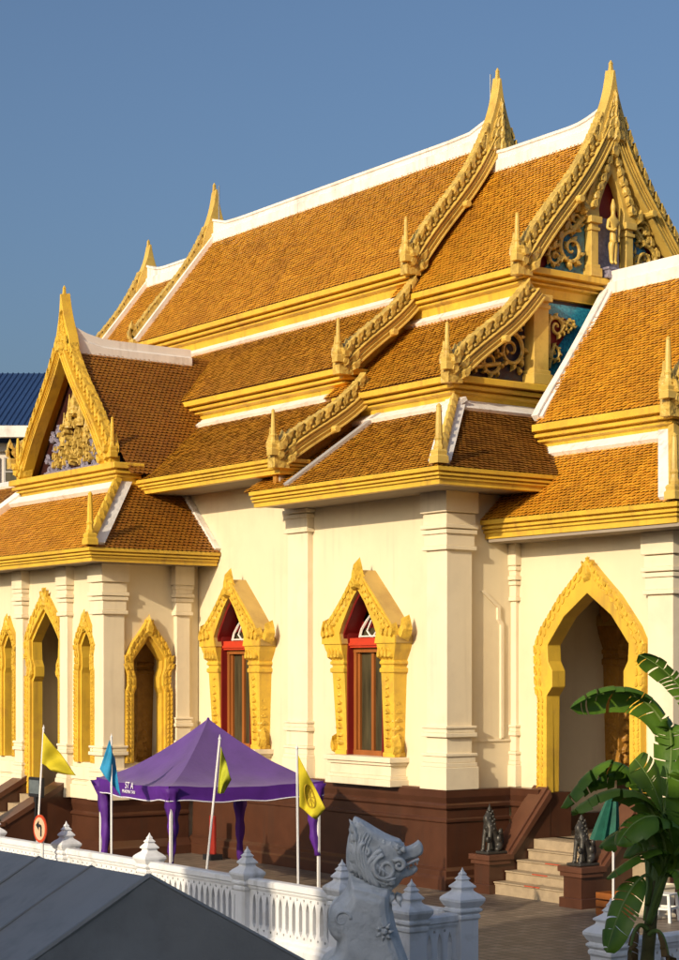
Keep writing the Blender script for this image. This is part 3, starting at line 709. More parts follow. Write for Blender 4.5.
# ---- windows
def window(G, c, z0, H, half, label=None, red=True, name='window', depth=.5, gold=gold, goldc=goldc):
    """gold framed window with a pointed hood; G(s, z, w) with w out of the wall"""
    k = H / 3.85
    g_ = lambda s, z, w: G(c + s, z0 + z * k, w)
    tl = depth
    gb = lambda s, z, w: g_(s, z, w + .10)
    # casement and glass
    mb = MB(); mb.gbox(gb, -half + .02, half - .02, 0, 2.52, -.12, -.08); root = TB(mb, name, M['glass'])
    mb = MB()
    for s0, s1 in ((-half, -half + .10), (half - .10, half)): mb.gbox(gb, s0, s1, 0, 2.55, -.14, .02)
    mb.gbox(gb, -half, half, 0, .12, -.135, .03); mb.gbox(gb, -half, half, 2.44, 2.55, -.135, .03)
    for s0, s1 in ((-half + .1, -half + .16), (half - .16, half - .10), (-.04, .04)): mb.gbox(gb, s0, s1, .12, 2.44, -.11, -.03)
    TB(mb, 'casement_frame', M['wood'], root)
    mb = MB(); mb.gbox(gb, -half - .02, half + .02, 2.55, 2.78, -.1, .12); mb.gbox(gb, -half - .02, half + .02, 2.60, 2.66, .12, .15); TB(mb, 'transom', M['red_bright'], root)
    mb = MB(); mb.gbox(gb, -.44, .44, 2.78, 3.02, -.12, -.08); TB(mb, 'fanlight', M['glass'], root)
    mb = MB()
    arc = [(-.40, 2.80), (-.34, 2.98), (-.18, 3.18), (0, 3.36), (.18, 3.18), (.34, 2.98), (.40, 2.80)]
    mb.tube([(a, b, -.02) for a, b in arc], .03, 5, gb)
    for sg in (-1, 1): mb.tube([(sg * .02, 2.80, -.02), (sg * .16, 2.95, -.02), (sg * .02, 3.2, -.02)], .022, 5, gb)
    mb.tube([(-.4, 2.82, -.02), (.4, 2.82, -.02)], .025, 5, gb)
    TB(mb, 'tracery', M['tracery'], root)
    # red reveal and intrados
    mb = MB()
    for sg in (-1, 1): mb.gbox(gb, sg * (half - .02), sg * (half + .02), 0, 2.9, -.13, tl - .22)
    ia = [(half + .02, 2.60), (half + .0, 2.86), (half - .10, 3.06), (.20, 3.56), (0, 3.84)]; oa = [(half + .09, 2.60), (half + .10, 2.92), (half, 3.16), (.26, 3.72), (0, 4.02)]
    mb.poly(g_, [(-p, q) for p, q in oa] + oa[-2::-1] + ia + [(-p, q) for p, q in ia[-2::-1]], -.10, tl - .03)
    mb.poly(g_, [(-half - .05, 2.75), (-half, 3.0), (0, 3.95), (half, 3.0), (half + .05, 2.75)], -.12, .0)
    TB(mb, 'reveal', M['red'], root)
    # jamb columns, wider upwards
    for sg in (-1, 1):
        mb = MB()
        segs = [(0, half + .03, half + .40, tl - .10), (.10, half + .03, half + .40, tl - .10), (.12, half + .03, half + .36, tl - .13), (1.95, half + .03, half + .43, tl - .06), (1.97, half + .015, half + .47, tl - .03), (2.06, half + .015, half + .47, tl - .03),
                (2.08, half + .03, half + .43, tl - .06), (2.14, half + .03, half + .43, tl - .06), (2.16, half + .015, half + .47, tl - .03), (2.22, half + .015, half + .47, tl - .03), (2.24, half + .03, half + .44, tl - .05), (2.50, half + .01, half + .56, tl + .02), (2.64, half + .0, half + .60, tl + .04)]
        rings = [[g_(sg * a, z, -.02), g_(sg * b, z, -.02), g_(sg * b, z, w), g_(sg * a, z, w)] for z, a, b, w in segs]
        mb.loft(rings); jo = TB(mb, 'jamb', gold, root, bevel=.01)
        cb = MB(); c2 = MB()
        for r in range(9):
            zz = .2 + r * .19
            cb.leaf(g_, sg * (half + .21), zz, math.pi / 2, .22, .20, tl - .14, tl - .04, curl=0, inset=.5)
            c2.leaf(lambda s, z, w: g_(sg * (half + .345 + w), z, s), tl * .45, zz, math.pi / 2, .2, .26, .0, .06, curl=0, inset=.5)
        for r in range(4): cb.leaf(g_, sg * (half + .08 + .11 * r), 2.25, math.pi / 2, .34, .13, tl - .06, tl + .06, curl=0, inset=.4)
        cb.leaf(g_, sg * (half + .38), .0, math.pi / 2 - sg * .2, .5, .16 * sg, tl - .2, tl - .04, curl=.5)
        TB(cb, 'jamb_carving', goldc, jo); TB(c2, 'side_carving', goldc, jo)
    # hood
    ho = [(half + .62, 2.64), (half + .62, 2.80), (half + .55, 2.86), (half + .50, 3.06), (half + .20, 3.45), (.36, 3.95), (.0, 4.38)]
    hi_ = [(half - .02, 2.64), (half + .03, 2.88), (half - .06, 3.10), (.22, 3.62), (0, 3.92)] if True else []
    outl = [(-a, b) for a, b in ho] + ho[-2::-1] + hi_ + [(-a, b) for a, b in hi_[-2::-1]]
    mb = MB(); mb.poly(g_, outl, -.02, tl + .03); hd = TB(mb, 'hood', M['hood_side'], root, bevel=.01)
    mb = MB(); mb.poly(g_, outl, tl + .03, tl + .065); TB(mb, 'hood_front', gold, hd)
    cb = MB()
    for sg in (-1, 1):
        n = 10
        for i in range(n):
            q = i / (n - 1); a = lerp(half + .48, .14, q); z = lerp(3.0, 4.16, q) - .06 * math.sin(q * math.pi)
            an = math.atan2(1.25, -(half + .4) * sg)
            cb.leaf(g_, sg * (a - .02), z - .02, an - sg * .16, .24, .12 * -sg, tl - .02, tl + .11, curl=.3, inset=.15)
            cb.leaf(g_, sg * (a - .12), z - .06, an - sg * .15, .25, .17 * -sg, tl + .05, tl + .10, curl=.2, inset=.4)
        for i in range(3): cb.leaf(g_, sg * (half + .50 - .14 * i), 2.74 + .02 * i, math.pi / 2 - sg * .25, .36, .16 * sg, tl - .04, tl + .12, curl=.4)
        cb.leaf(g_, sg * (half + .62), 2.70, math.pi / 2 - sg * .35, .56, .20 * sg, tl - .22, tl - .02, curl=.6, inset=.3)
    cb.leaf(g_, 0, 3.92, math.pi / 2, .72, .26, tl - .0, tl + .16, curl=0, inset=.45)
    cb.leaf(g_, 0, 3.86, math.pi / 2, .40, .30, tl + .04, tl + .2, curl=0, inset=.5)
    TB(cb, 'hood_carving', goldc, hd)
    return root
for i, c in enumerate(WIN):
    w = window(GW, c, 2.36, 3.20, .57, depth=.38)
    mb = MB()
    for z0, z1, gr in ((1.8, 1.93, .08), (1.93, 2.0, .04), (2.0, 2.2, .0), (2.2, 2.26, .05), (2.26, 2.36, .10)):
        mb.gbox(GW, c - .98 - gr, c + .98 + gr, z0, z1, -.05, .38 + gr)
    TB(mb, 'sill', M['cream_trim'], w, bevel=.01)
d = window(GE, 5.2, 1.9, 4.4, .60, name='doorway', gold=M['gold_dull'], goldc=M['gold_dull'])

# ---- plinth
PP = [(-.3, GZ - .2), (.14, GZ - .2), (.14, .16), (.10, .20), (.10, .30), (.02, .36), (.0, 1.18), (.03, 1.20), (.03, 1.25), (.0, 1.27), (.0, 1.42), (.05, 1.46), (.05, 1.52), (.02, 1.55), (.06, 1.66), (.06, 1.80), (-.3, 1.80)]
mb = MB(); mb.sweep([(.0, 8.95), (.0, .0), (1.55, .0)], PP)
mb.box(.25, 10.1, .25, 20.5, GZ - .2, 1.74)
TB(mb, 'plinth', M['plinth'], bevel=.006)
mb = MB(); mb.box(-.02, .3, .02, 8.9, 1.80, 1.822); TB(mb, 'plinth_ledge', M['plinth_cap'])

# ================================================================ near porch (projects from the end)
PX, PY = 1.8, -4.05; PCX = XC
GP = lambda s, z, w: (PX - w, s, z)           # porch flank wall, s = y
DC = -2.02
DI = [(1.08, .9), (1.08, 3.55), (.93, 3.72), (.93, 4.02), (1.04, 4.20), (1.06, 4.50), (.62, 5.02), (.0, 5.44)]
DO = [(1.36, 1.72), (1.34, 3.45), (1.41, 3.75), (1.43, 4.50), (1.25, 4.82), (.76, 5.38), (.28, 5.80), (.0, 6.06)]
def mirrored(h, c): return [(c - a, b) for a, b in h] + [(c + a, b) for a, b in h[-2::-1]]
mb = MB(); mb.poly(GP, [(.13, .85), (.13, 6.46), (PY, 6.46), (PY, .85)], -.17, 0, holes=[mirrored([(1.14, .9)] + [(a + .05, b + .05) for a, b in DI[1:]], DC)])
pw = TB(mb, 'porch_wall', M['cream'])
mb = MB()
ring_o = mirrored(DO, DC); ring_i = mirrored([(1.08, 1.72)] + DI[1:], DC)
mb.poly(GP, ring_o + ring_i[::-1], -.02, .16); da = TB(mb, 'door_arch', gold, bevel=.015)
mb = MB(); ri2 = mirrored([(1.10, 1.74)] + [(a, b) for a, b in DI[1:]], DC); ro2 = mirrored([(1.20, 1.74)] + [(a + .10, b + .1) for a, b in DI[1:]], DC)
mb.poly(GP, ro2 + ri2[::-1], -.19, .02); TB(mb, 'arch_reveal', gold, da, bevel=.02)
for sg in (-1, 1):
    mb = MB(); mb.box(PX - .14, PX + .45, min(DC + sg * 1.06, DC + sg * 1.42), max(DC + sg * 1.06, DC + sg * 1.42), .9, 1.74); TB(mb, 'door_plinth', M['plinth'])
def arch_leaves(G, c, outer, w, n=13, size=.21, inner_w=.24):
    cb = MB()
    # walk the outer line
    seg = [outer[i] for i in range(len(outer))]; tot = 0; L = []
    for a, b in zip(seg, seg[1:]): L.append(math.dist(a, b)); tot += L[-1]
    for sg in (-1, 1):
        d_ = .05
        while d_ < tot - .12:
            r = d_; i = 0
            while i < len(L) - 1 and r > L[i]: r -= L[i]; i += 1
            q = r / L[i]; x = lerp(seg[i][0], seg[i + 1][0], q); z = lerp(seg[i][1], seg[i + 1][1], q)
            tx, tz = (seg[i + 1][0] - seg[i][0]) / L[i], (seg[i + 1][1] - seg[i][1]) / L[i]
            an = math.atan2(tz, tx * sg)
            sz = size if z > outer[1][1] else size * .62
            cb.leaf(G, c + sg * (x - inner_w * .22), z - .02, an + (-.18 if sg > 0 else .18), sz * .95, sz * .42 * (-sg), w - .04, w + .022, curl=.25, inset=.2)
            cb.leaf(G, c + sg * (x - inner_w * .62), z - .04, an + (.10 if sg > 0 else -.10), sz * .9, sz * .42 * (-sg), w - .04, w + .018, curl=.25, inset=.3)
            d_ += sz * .92
    cb.leaf(G, c, outer[-1][1] - .46, math.pi / 2, .5, .26, w - .02, w + .06, curl=0, inset=.45)
    return cb
TB(arch_leaves(GP, DC, DO, .16), 'arch_carving', goldc, da)
# porch piers, other walls, floor, ceiling
pier(1.72, 2.16, PY - .025, PY + .58, .0, 6.46, 'porch_pier')
pier(8.24, 8.68, PY, PY + .58, .0, 6.46, 'porch_pier')
mb = MB(); mb.poly(lambda s, z, w: (s, PY + w, z), [(2.1, .85), (8.3, .85), (8.3, 6.46), (2.1, 6.46)], .02, .42, holes=[arch_hole(5.2, 1.0, .92, 4.2, 5.4)])
mb.box(8.2, 8.6, PY + .5, .12, .85, 6.46); TB(mb, 'porch_wall', M['cream'])
mb = MB(); mb.box(1.3, 8.9, PY - .1, .1, GZ - .2, .90); TB(mb, 'porch_floor', M['step'])
mb = MB(); mb.box(1.95, 8.5, PY + .2, .12, 6.40, 6.47); mb.box(1.1, 2.0, -4.9, .12, 6.46, 6.52); TB(mb, 'porch_ceiling', M['soffit'])
mb = MB(); mb.box(2.3, 8.0, -.02, .14, .90, 1.22); TB(mb, 'dado', M['plinth'])
mb = MB(); mb.sweep([(1.58, -.02), (1.58, -.85)], [(o, z) for o, z in PP]); mb.sweep([(1.58, -3.2), (1.58, PY - .1), (8.9, PY - .1)], PP); TB(mb, 'porch_plinth', M['plinth'], bevel=.006)
# porch roof
PE3 = (.95, 6.86); PT3 = (2.45, 8.26); PE2 = (2.22, 8.78); PR = (XC, 11.95)
roof('porch_roof', [((PE3[0], -4.9, PE3[1]), (PE3[0], 1.2, PE3[1]), (PT3[0], 1.2, PT3[1]), (PT3[0], -3.4, PT3[1])),], plain=[[(X2(PE3[0]), -4.9, PE3[1]), (X2(PE3[0]), 1.2, PE3[1]), (X2(PT3[0]), 1.2, PT3[1]), (X2(PT3[0]), -3.4, PT3[1])]])
roof('porch_roof', [((PE3[0], -4.9, PE3[1]), (X2(PE3[0]), -4.9, PE3[1]), (X2(PT3[0]), -3.4, PT3[1]), (PT3[0], -3.4, PT3[1]))], M['tile_shaded'])
roof('porch_roof', [((PE2[0], -3.55, PE2[1]), (PE2[0], .0, PE2[1]), (PR[0], .92, PR[1]), (PR[0], -3.55, PR[1]))], plain=[[(X2(PE2[0]), -3.55, PE2[1]), (X2(PE2[0]), 1.3, PE2[1]), (PR[0], 1.3, PR[1]), (PR[0], -3.55, PR[1])]])
cornice([(2.45, .08), (2.45, -3.35), (X2(2.45), -3.35), (X2(2.45), .08)], 8.22, 8.78, depth=.26)
eave([(PE3[0], .75), (PE3[0], -4.9), (X2(PE3[0]), -4.9), (X2(PE3[0]), .75)], 6.52, 6.86)
mb = MB()
for p in ([(PT3[0] + .04, 1.2, PT3[1] + .06), (PT3[0] + .04, -3.4, PT3[1] + .06), (PT3[0] - .18, -3.4, PT3[1] - .12), (PT3[0] - .18, 1.2, PT3[1] - .12)],):
    s_ = strip(p, t=.06); mb.add(s_.v, s_.f)
lo, hi = Vector((PE3[0] + .02, -4.83, PE3[1] + .06)), Vector((PT3[0], -3.4, PT3[1] + .06))
for off in (Vector((0, .34, 0)), Vector((.26, 0, 0))):
    s_ = strip([lo, hi, hi + off, lo + off], t=.06); mb.add(s_.v, s_.f)
TB(mb, 'hip_flashing', M['white'])
mb = MB(); mb.tube([lo + Vector((0, 0, .05)), hi + Vector((0, 0, .08))], .10, 4); hs = TB(mb, 'hip_spine', gilt)
TB(spire(lambda s, z, w: (s, lo.y, z), lo.x, lo.z + .1, 1.0, .10), 'spire_finial', gilt, hs)
mb = MB(); rings = []
for y in (-3.5, -1.5, .0, 1.02):
    z = PR[1]; rings.append([(XC - .19, y, z - .25), (XC - .19, y, z + .05), (XC - .13, y, z + .08), (XC - .13, y, z + .30), (XC + .13, y, z + .30), (XC + .13, y, z + .08), (XC + .19, y, z + .05), (XC + .19, y, z - .25)])
mb.loft(rings); TB(mb, 'ridge_cap', M['white'])
# valley strip up the porch roof's back edge against the gable
mb = MB()
for i in range(10):
    q0, q1 = i / 10, (i + 1) / 10
    f = lambda q: (lerp(PE2[0] + .10, PR[0], q), lerp(PE2[1] + .08, PR[1], q) + .03 - .10 * math.sin(q * math.pi))
    a, b = f(q0), f(q1)
    ya, yb = .92 * q0 ** .85, .92 * q1 ** .85
    for (d0, d1, t) in ((-.02, .16, .10), (-.13, -.04, .06)):
        s_ = strip([(a[0], ya + d0, a[1]), (b[0], yb + d0, b[1]), (b[0], yb + d1, b[1]), (a[0], ya + d1, a[1])], t=t); mb.add(s_.v, s_.f)
TB(mb, 'verge_strip', M['white'])
PG = GN(-3.5)
fill(PG, [(-2.9, 8.7), (0, 11.9), (2.9, 8.7)], -.4, -.3, M['red'])
for sg in (-1, 1): barge(PG, (sg * 2.9, 8.9), (sg * .12, 12.3), gilt, giltc)
peak(PG, 0, 12.0, 13.4, gilt, giltc)

# ---- stairs at the porch door
SX0, SY0, SY1 = .30, -3.05, -1.0
mb = MB()
for i in range(5):
    mb.box(SX0 + .276 * i, 2.0, SY0, SY1, GZ - .1 if i == 0 else .181 * i + GZ * .0 - .01, .181 * (i + 1) - .03)
    mb.box(SX0 + .276 * i - .03, SX0 + .276 * i + .26, SY0 + .002, SY1 - .002, .181 * (i + 1) - .028, .181 * (i + 1))
TB(mb, 'stairs', M['step'], bevel=.012)
mb = MB()
for i, y in ((0, -1.95), (1, -1.85), (2, -1.9), (4, -2.3)):
    mb.box(SX0 + .276 * i - .036, SX0 + .276 * i - .004, y - .30, y + .1, .181 * (i + 1) - .012, .181 * (i + 1) + .003)
TB(mb, 'step_markings', M['mat_red'])
def stair_wall(y0, y1, px0):
    zt = .66
    mb = MB(); G = lambda s, z, w: (s, w, z)
    mb.poly(G, [(px0 + .02, GZ - .1), (px0 + .02, zt - .1), (px0 + .5, zt - .1), (1.72, 1.66), (1.72, GZ - .1)], y0 + .03, y1 - .03)
    mb.box(px0 - .03, px0 + .50, y0 - .03, y1 + .03, GZ - .1, .12)
    o = TB(mb, 'stair_wall', M['plinth'], bevel=.01)
    cb = MB(); cb.box(px0 - .05, px0 + .56, y0 - .05, y1 + .05, zt - .10, zt); cb.box(px0 - .02, px0 + .5, y0 - .02, y1 + .02, zt - .18, zt - .10)
    for off, (a, b) in ((0, (y0 - .04, y1 + .04)), (.07, (y0 + .04, y1 - .04))):
        cb.poly(G, [(px0 + .5, zt - .12 + off), (px0 + .5, zt + off), (1.66, 1.80 + off), (1.70, 1.66 + off)], a, b)
    TB(cb, 'coping', M['plinth_cap'], o, bevel=.008)
    return o
stair_wall(SY1, SY1 + .48, .18); stair_wall(SY0 - .50, SY0, .05)

# ================================================================ side wing (projects from the long facade)
VX, VY0, VC = -2.25, 8.95, 12.0; VY1 = 2 * VC - VY0
GV = lambda s, z, w: (VX - w, s, z)            # wing front, s = y
GS = lambda s, z, w: (s, VY0 - w, z)           # wing flank, s = x
def ogee(half, z0, zn, zs, zt, neck=.86):
    return [(half, z0), (half, zn - .12), (half * neck, zn), (half * neck, zn + .22), (half * 1.0, zn + .38), (half * 1.04, zs), (half * .62, zs + (zt - zs) * .45), (half * .25, zs + (zt - zs) * .8), (0, zt)]
def grown(h, g_, top): return [(a + g_, b) for a, b in h[:-3]] + [(h[-3][0] + g_ * .95, h[-3][1] + g_ * .5), (h[-2][0] + g_ * .6, h[-2][1] + g_ * .95), (0, h[-1][1] + top)]
AB = ogee(.70, 1.15, 3.95, 4.75, 5.45); AS = ogee(.28, 2.0, 4.15, 4.62, 4.98); AF_ = ogee(.40, 2.0, 3.7, 4.30, 4.82)
slits = (9.75, 2 * VC - 9.75)
mb = MB(); mb.poly(GV, [(VY0, 1.15), (VY1, 1.15), (VY1, 6.36), (VY0, 6.36)], -.22, 0, holes=[mirrored(AB, VC - .35)] + [mirrored(AS, c) for c in (9.72, 13.55)])
TB(mb, 'wing_wall', M['cream'])
mb = MB(); mb.poly(GS, [(VX + .02, 1.15), (.14, 1.15), (.14, 6.36), (VX + .02, 6.36)], -.22, 0, holes=[mirrored(AF_, -1.18)])
TB(mb, 'wing_wall', M['cream'])
mb = MB(); mb.box(VX + .02, .1, VY1 - .4, VY1, 1.15, 6.36); TB(mb, 'wing_wall', M['cream'])
def arch_frame(G, c, h, g_, top, size, rev=.21):
    mb = MB(); o_ = mirrored(grown(h, g_, top), c); i_ = mirrored(h, c)
    mb.poly(G, o_ + i_[::-1], -.02, .10); o = TB(mb, 'window_arch', gold, bevel=.012)
    mb = MB(); r2 = mirrored([(max(a - .05, 0), b - (.05 if k else 0)) for k, (a, b) in enumerate(h)], c); mb.poly(G, i_ + r2[::-1], -rev, .03); TB(mb, 'arch_reveal', gold, o)
    TB(arch_leaves(G, c, grown(h, g_, top), .10, size=size, inner_w=g_), 'arch_carving', goldc, o)
arch_frame(GV, VC - .35, AB, .26, .42, .24)
for c in (9.72, 13.55): arch_frame(GV, c, AS, .18, .36, .16)
arch_frame(GS, -1.18, AF_, .20, .40, .18)
for s0 in (10.42, 12.62): pilaster(GV, s0, s0 + .36, 1.2, 6.36, proj=.14, grow=.05)
pilaster(GS, -.50, -.15, 1.8, 6.36, proj=.12, grow=.05)
pier(VX - .08, VX + .45, VY0 - .08, VY0 + .42, 1.2, 6.36, 'corner_pilaster', grow=.055)
pier(VX - .08, VX + .45, VY1 - .42, VY1 + .08, 1.2, 6.36, 'corner_pilaster', grow=.055)
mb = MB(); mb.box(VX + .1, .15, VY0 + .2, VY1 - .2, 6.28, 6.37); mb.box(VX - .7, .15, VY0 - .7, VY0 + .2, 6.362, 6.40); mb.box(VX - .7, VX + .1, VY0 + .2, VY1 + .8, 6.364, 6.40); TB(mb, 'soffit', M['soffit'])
mb = MB(); mb.box(VX + .05, .2, VY0 + .05, VY1 - .05, GZ - .1, 1.16); TB(mb, 'wing_floor', M['step'])
PV = [(o, min(z, 1.2) if z > 1.7 else z * .68) for o, z in PP]
PV = [(-.3, GZ - .2), (.16, GZ - .2), (.16, .14), (.12, .18), (.02, .30), (.0, .80), (.04, .83), (.04, .88), (.0, .92), (.05, 1.08), (.05, 1.2), (-.3, 1.2)]
mb = MB(); mb.sweep([(VX, 10.9), (VX, VY0), (-.12, VY0)], PV); TB(mb, 'wing_plinth', M['plinth'], bevel=.006)
mb = MB(); mb.sweep([(VX, VY1), (VX, 12.6)], PV); TB(mb, 'wing_plinth', M['plinth'], bevel=.006)
for G_, a_, b_ in ((GV, 9.4, 10.4), (GV, 13.0, 14.6), (GS, VX + .45, .1)):
    mb = MB()
    for z0, z1, gr in ((1.2, 1.5, .10), (1.5, 1.58, .06), (1.58, 1.62, .02), (1.62, 1.9, .07)): mb.gbox(G_, a_, b_, z0, z1, -.1, gr)
    TB(mb, 'base_moulding', M['cream_trim'], bevel=.01)
# inner doorway of the wing seen through the arches
dd = window(GW, 12.0, 1.9, 4.0, .62, name='doorway', gold=M['gold_dull'], goldc=M['gold_dull'])
# wing roof
VE = (-3.15, 6.63); VT = (-1.55, 8.16); VYE = VY0 - .95; VYT = VYE + 1.6; VE2 = 8.66
roof('wing_roof', [((VE[0], VYE, VE[1]), (VE[0], 2 * VC - VYE, VE[1]), (VT[0], 2 * VC - VYT, VT[1]), (VT[0], VYT, VT[1]))])
roof('wing_roof', [((VE[0], VYE, VE[1]), (.14, VYE, VE[1]), (.14, VYT + .4, VT[1] + .38), (VT[0], VYT, VT[1]))], M['tile_shaded'])
roof('wing_roof', [((-1.42, VYT - .34, VE2 - .25), (2.6, VYT - .34, VE2 - .25), (2.6, VC, 11.62), (-1.45, VC, 11.62))], M['tile_shaded'], plain=[[(-1.45, 2 * VC - VYT + .12, VE2), (2.6, 2 * VC - VYT + .12, VE2), (2.6, VC, 11.62), (-1.45, VC, 11.62)]])
eave([(VE[0], 2 * VC - VYE), (VE[0], VYE), (.12, VYE)], 6.35, 6.63)
cornice([(VT[0] + .55, 2 * VC - VYT), (VT[0], 2 * VC - VYT), (VT[0], VYT), (VT[0] + .55, VYT)], 8.14, 8.66, depth=.22)
mb = MB(); a = strip([(VT[0] - .02, VYT - .1, VT[1] + .04), (VT[0] - .02, 2 * VC - VYT + .1, VT[1] + .04), (VT[0] - .22, 2 * VC - VYT + .2, VT[1] - .13), (VT[0] - .22, VYT - .2, VT[1] - .13)], t=.07); mb.add(a.v, a.f)
lo, hi = Vector((VE[0] + .05, VYE + .05, VE[1] + .08)), Vector((VT[0], VYT, VT[1] + .06))
s_ = strip([lo, hi, hi + Vector((.34, 0, 0)), lo + Vector((.34, 0, 0))], t=.05); mb.add(s_.v, s_.f)
s_ = strip([(.0, VYE + .05, VE[1] + .06), (.0, VYT + .4, VT[1] + .44), (.14, VYT + .4, VT[1] + .44), (.14, VYE + .05, VE[1] + .06)], t=.06); mb.add(s_.v, s_.f)
TB(mb, 'cement_flashing', M['white'])
mb = MB(); mb.tube([lo + Vector((0, 0, .05)), hi + Vector((0, 0, .08))], .10, 4)
for i in range(6):
    p = lerp(lo, hi, .25 + .12 * i); mb.square((p.x, p.y, p.z + .08), [(.06, 0), (.055, .08), (.01, .2)])
hs = TB(mb, 'hip_spine', gold)
TB(spire(lambda s, z, w: (s, lo.y, z), lo.x, lo.z + .1, 1.0, .10), 'spire_finial', gold, hs)
lo2, hi2 = Vector((VE[0] + .05, 2 * VC - VYE - .05, VE[1] + .08)), Vector((VT[0], 2 * VC - VYT, VT[1] + .06))
mb = MB(); mb.tube([lo2 + Vector((0, 0, .05)), hi2 + Vector((0, 0, .1))], .13, 4); TB(mb, 'hip_spine', M['white'])
mb = MB(); rings = []
for i in range(9):
    x = lerp(-1.5, 1.75, i / 8); z = 11.62 + .25 * max(0, 1 - i / 2.5) ** 2
    rings.append([(x, VC - .18, 11.35), (x, VC - .18, z + .0), (x, VC - .12, z + .04), (x, VC - .12, z + .22), (x, VC + .12, z + .22), (x, VC + .12, z + .04), (x, VC + .18, z), (x, VC + .18, 11.35)])
mb.loft(rings); TB(mb, 'ridge_cap', M['white'])
# wing gable
GG = lambda s, z, w: (-1.5 - w, VC + .12 - s, z)
fill(GG, [(-2.2, 8.6), (0, 11.5), (2.2, 8.6)], -.5, -.30, M['maroon'])
mb = MB(); mb.gbox(GG, -2.2, 2.2, 8.55, 8.68, -.4, .12); TB(mb, 'gable_sill', gold)
for sg in (-1, 1): barge(GG, (sg * 2.18, 8.86), (sg * .08, 11.75), gold, goldc, wd=.80, sag=.0, w=.02, knob=False)
peak(GG, .05, 11.75, 13.0, gold, goldc, wd=.40, w=.02, lean=-.10)
mb = MB()
for (a, b, n, r, h) in ((0, 10.35, 4, .16, .95), (-.28, 10.05, 4, .12, .8), (.28, 10.05, 4, .12, .8), (-.55, 9.65, 3, .10, .8), (.55, 9.65, 3, .10, .8)):
    c = GG(a, b - .3, -.22); mb.lathe(c, [(r, 0), (r * 1.1, .12), (r * .8, .2), (r * .85, .3), (r * .5, .42), (r * .4, .55), (r * .18, .7), (.012, h)], 8)
for k in range(150):
    a = random.uniform(-.95, .95); b = random.uniform(8.80, 10.25 - abs(a) * 1.0)
    mb.leaf(GG, a, b, random.uniform(1.0, 2.2), random.uniform(.12, .24), random.choice((-1, 1)) * .10, -.34, random.uniform(-.24, -.08), curl=.35)
TB(mb, 'gable_relief', giltc)
mb = MB()
for sg in (-1, 1):
    for (a, b, r) in ((1.05, 8.95, .22), (.95, 9.35, .18), (1.25, 8.85, .16), (.5, 8.82, .16), (1.15, 9.6, .12), (.75, 9.05, .14), (.55, 9.5, .11), (.85, 9.75, .10), (1.4, 9.1, .10)):
        scroll(mb, GG, (sg * a, b), r, 1.5, math.pi / 2, sg, -.22, .05)
mb.gbox(GG, -1.4, 1.4, 8.66, 8.78, -.36, -.12); TB(mb, 'cloud_carving', M['silver'])
# left wing front steps and cheek walls
mb = MB()
for i in range(6): mb.box(VX - .3 * (6 - i), VX + .1, 10.95, 12.45, GZ - .1, .2 * (i + 1) - .02)
TB(mb, 'stairs', M['step'])
for y0 in (10.45, 12.5):
    mb = MB(); G = lambda s, z, w: (s, w, z)
    mb.poly(G, [(VX - 2.3, GZ - .1), (VX - 2.3, .62), (VX - 1.7, .62), (VX + .0, 1.5), (VX + .0, GZ - .1)], y0, y0 + .45); o = TB(mb, 'stair_wall', M['plinth'], bevel=.01)
    mb = MB(); mb.box(VX - 2.36, VX - 1.66, y0 - .05, y0 + .5, .62, .72); mb.poly(G, [(VX - 1.7, .6), (VX - 1.7, .72), (VX + 0, 1.64), (VX + 0, 1.5)], y0 - .03, y0 + .48); TB(mb, 'coping', M['plinth_cap'], o)
#@@OBJECTS@@
# ================================================================ objects around the temple
def LB(mb, name, material, parent, **k): return mb.build(name, material, parent, **k)   # parts modelled in the thing's own frame

# ---- white balustrade fence: straight run along the street, turning out at the gate
FX = -6.85
def fence_pier(root, x, y, h=1.45, hw=.135):
    p = MB(); k = h / 1.45; z0 = .90 * k
    p.square((x, y, 0), [(hw + .09, -.12), (hw + .09, .10), (hw + .05, .14), (hw + .05, .20), (hw + .015, .25), (hw, .27), (hw, z0 - .08), (hw + .02, z0 - .06), (hw + .02, z0 - .02), (hw, z0)])
    o = LB(p, 'fence_pier', M['fence'], root, bevel=.008)
    q = MB()
    q.square((x, y, z0), [(hw - .005, -.01), (hw + .035, .03), (hw + .035, .055), (hw + .005, .075), (hw + .03, .10), (hw + .062, .16), (hw + .062, .19), (hw + .03, .225), (hw - .03, .27), (hw - .045, .29), (hw - .045, .31), (hw - .02, .325), (hw - .02, .34), (.075, .39), (.06, .405), (.06, .42), (.075, .43), (.045, .465), (.034, .48), (.042, .49), (.016, .53), (.003, .575)])
    LB(q, 'pier_finial', M['fence'], o, bevel=.005); return o
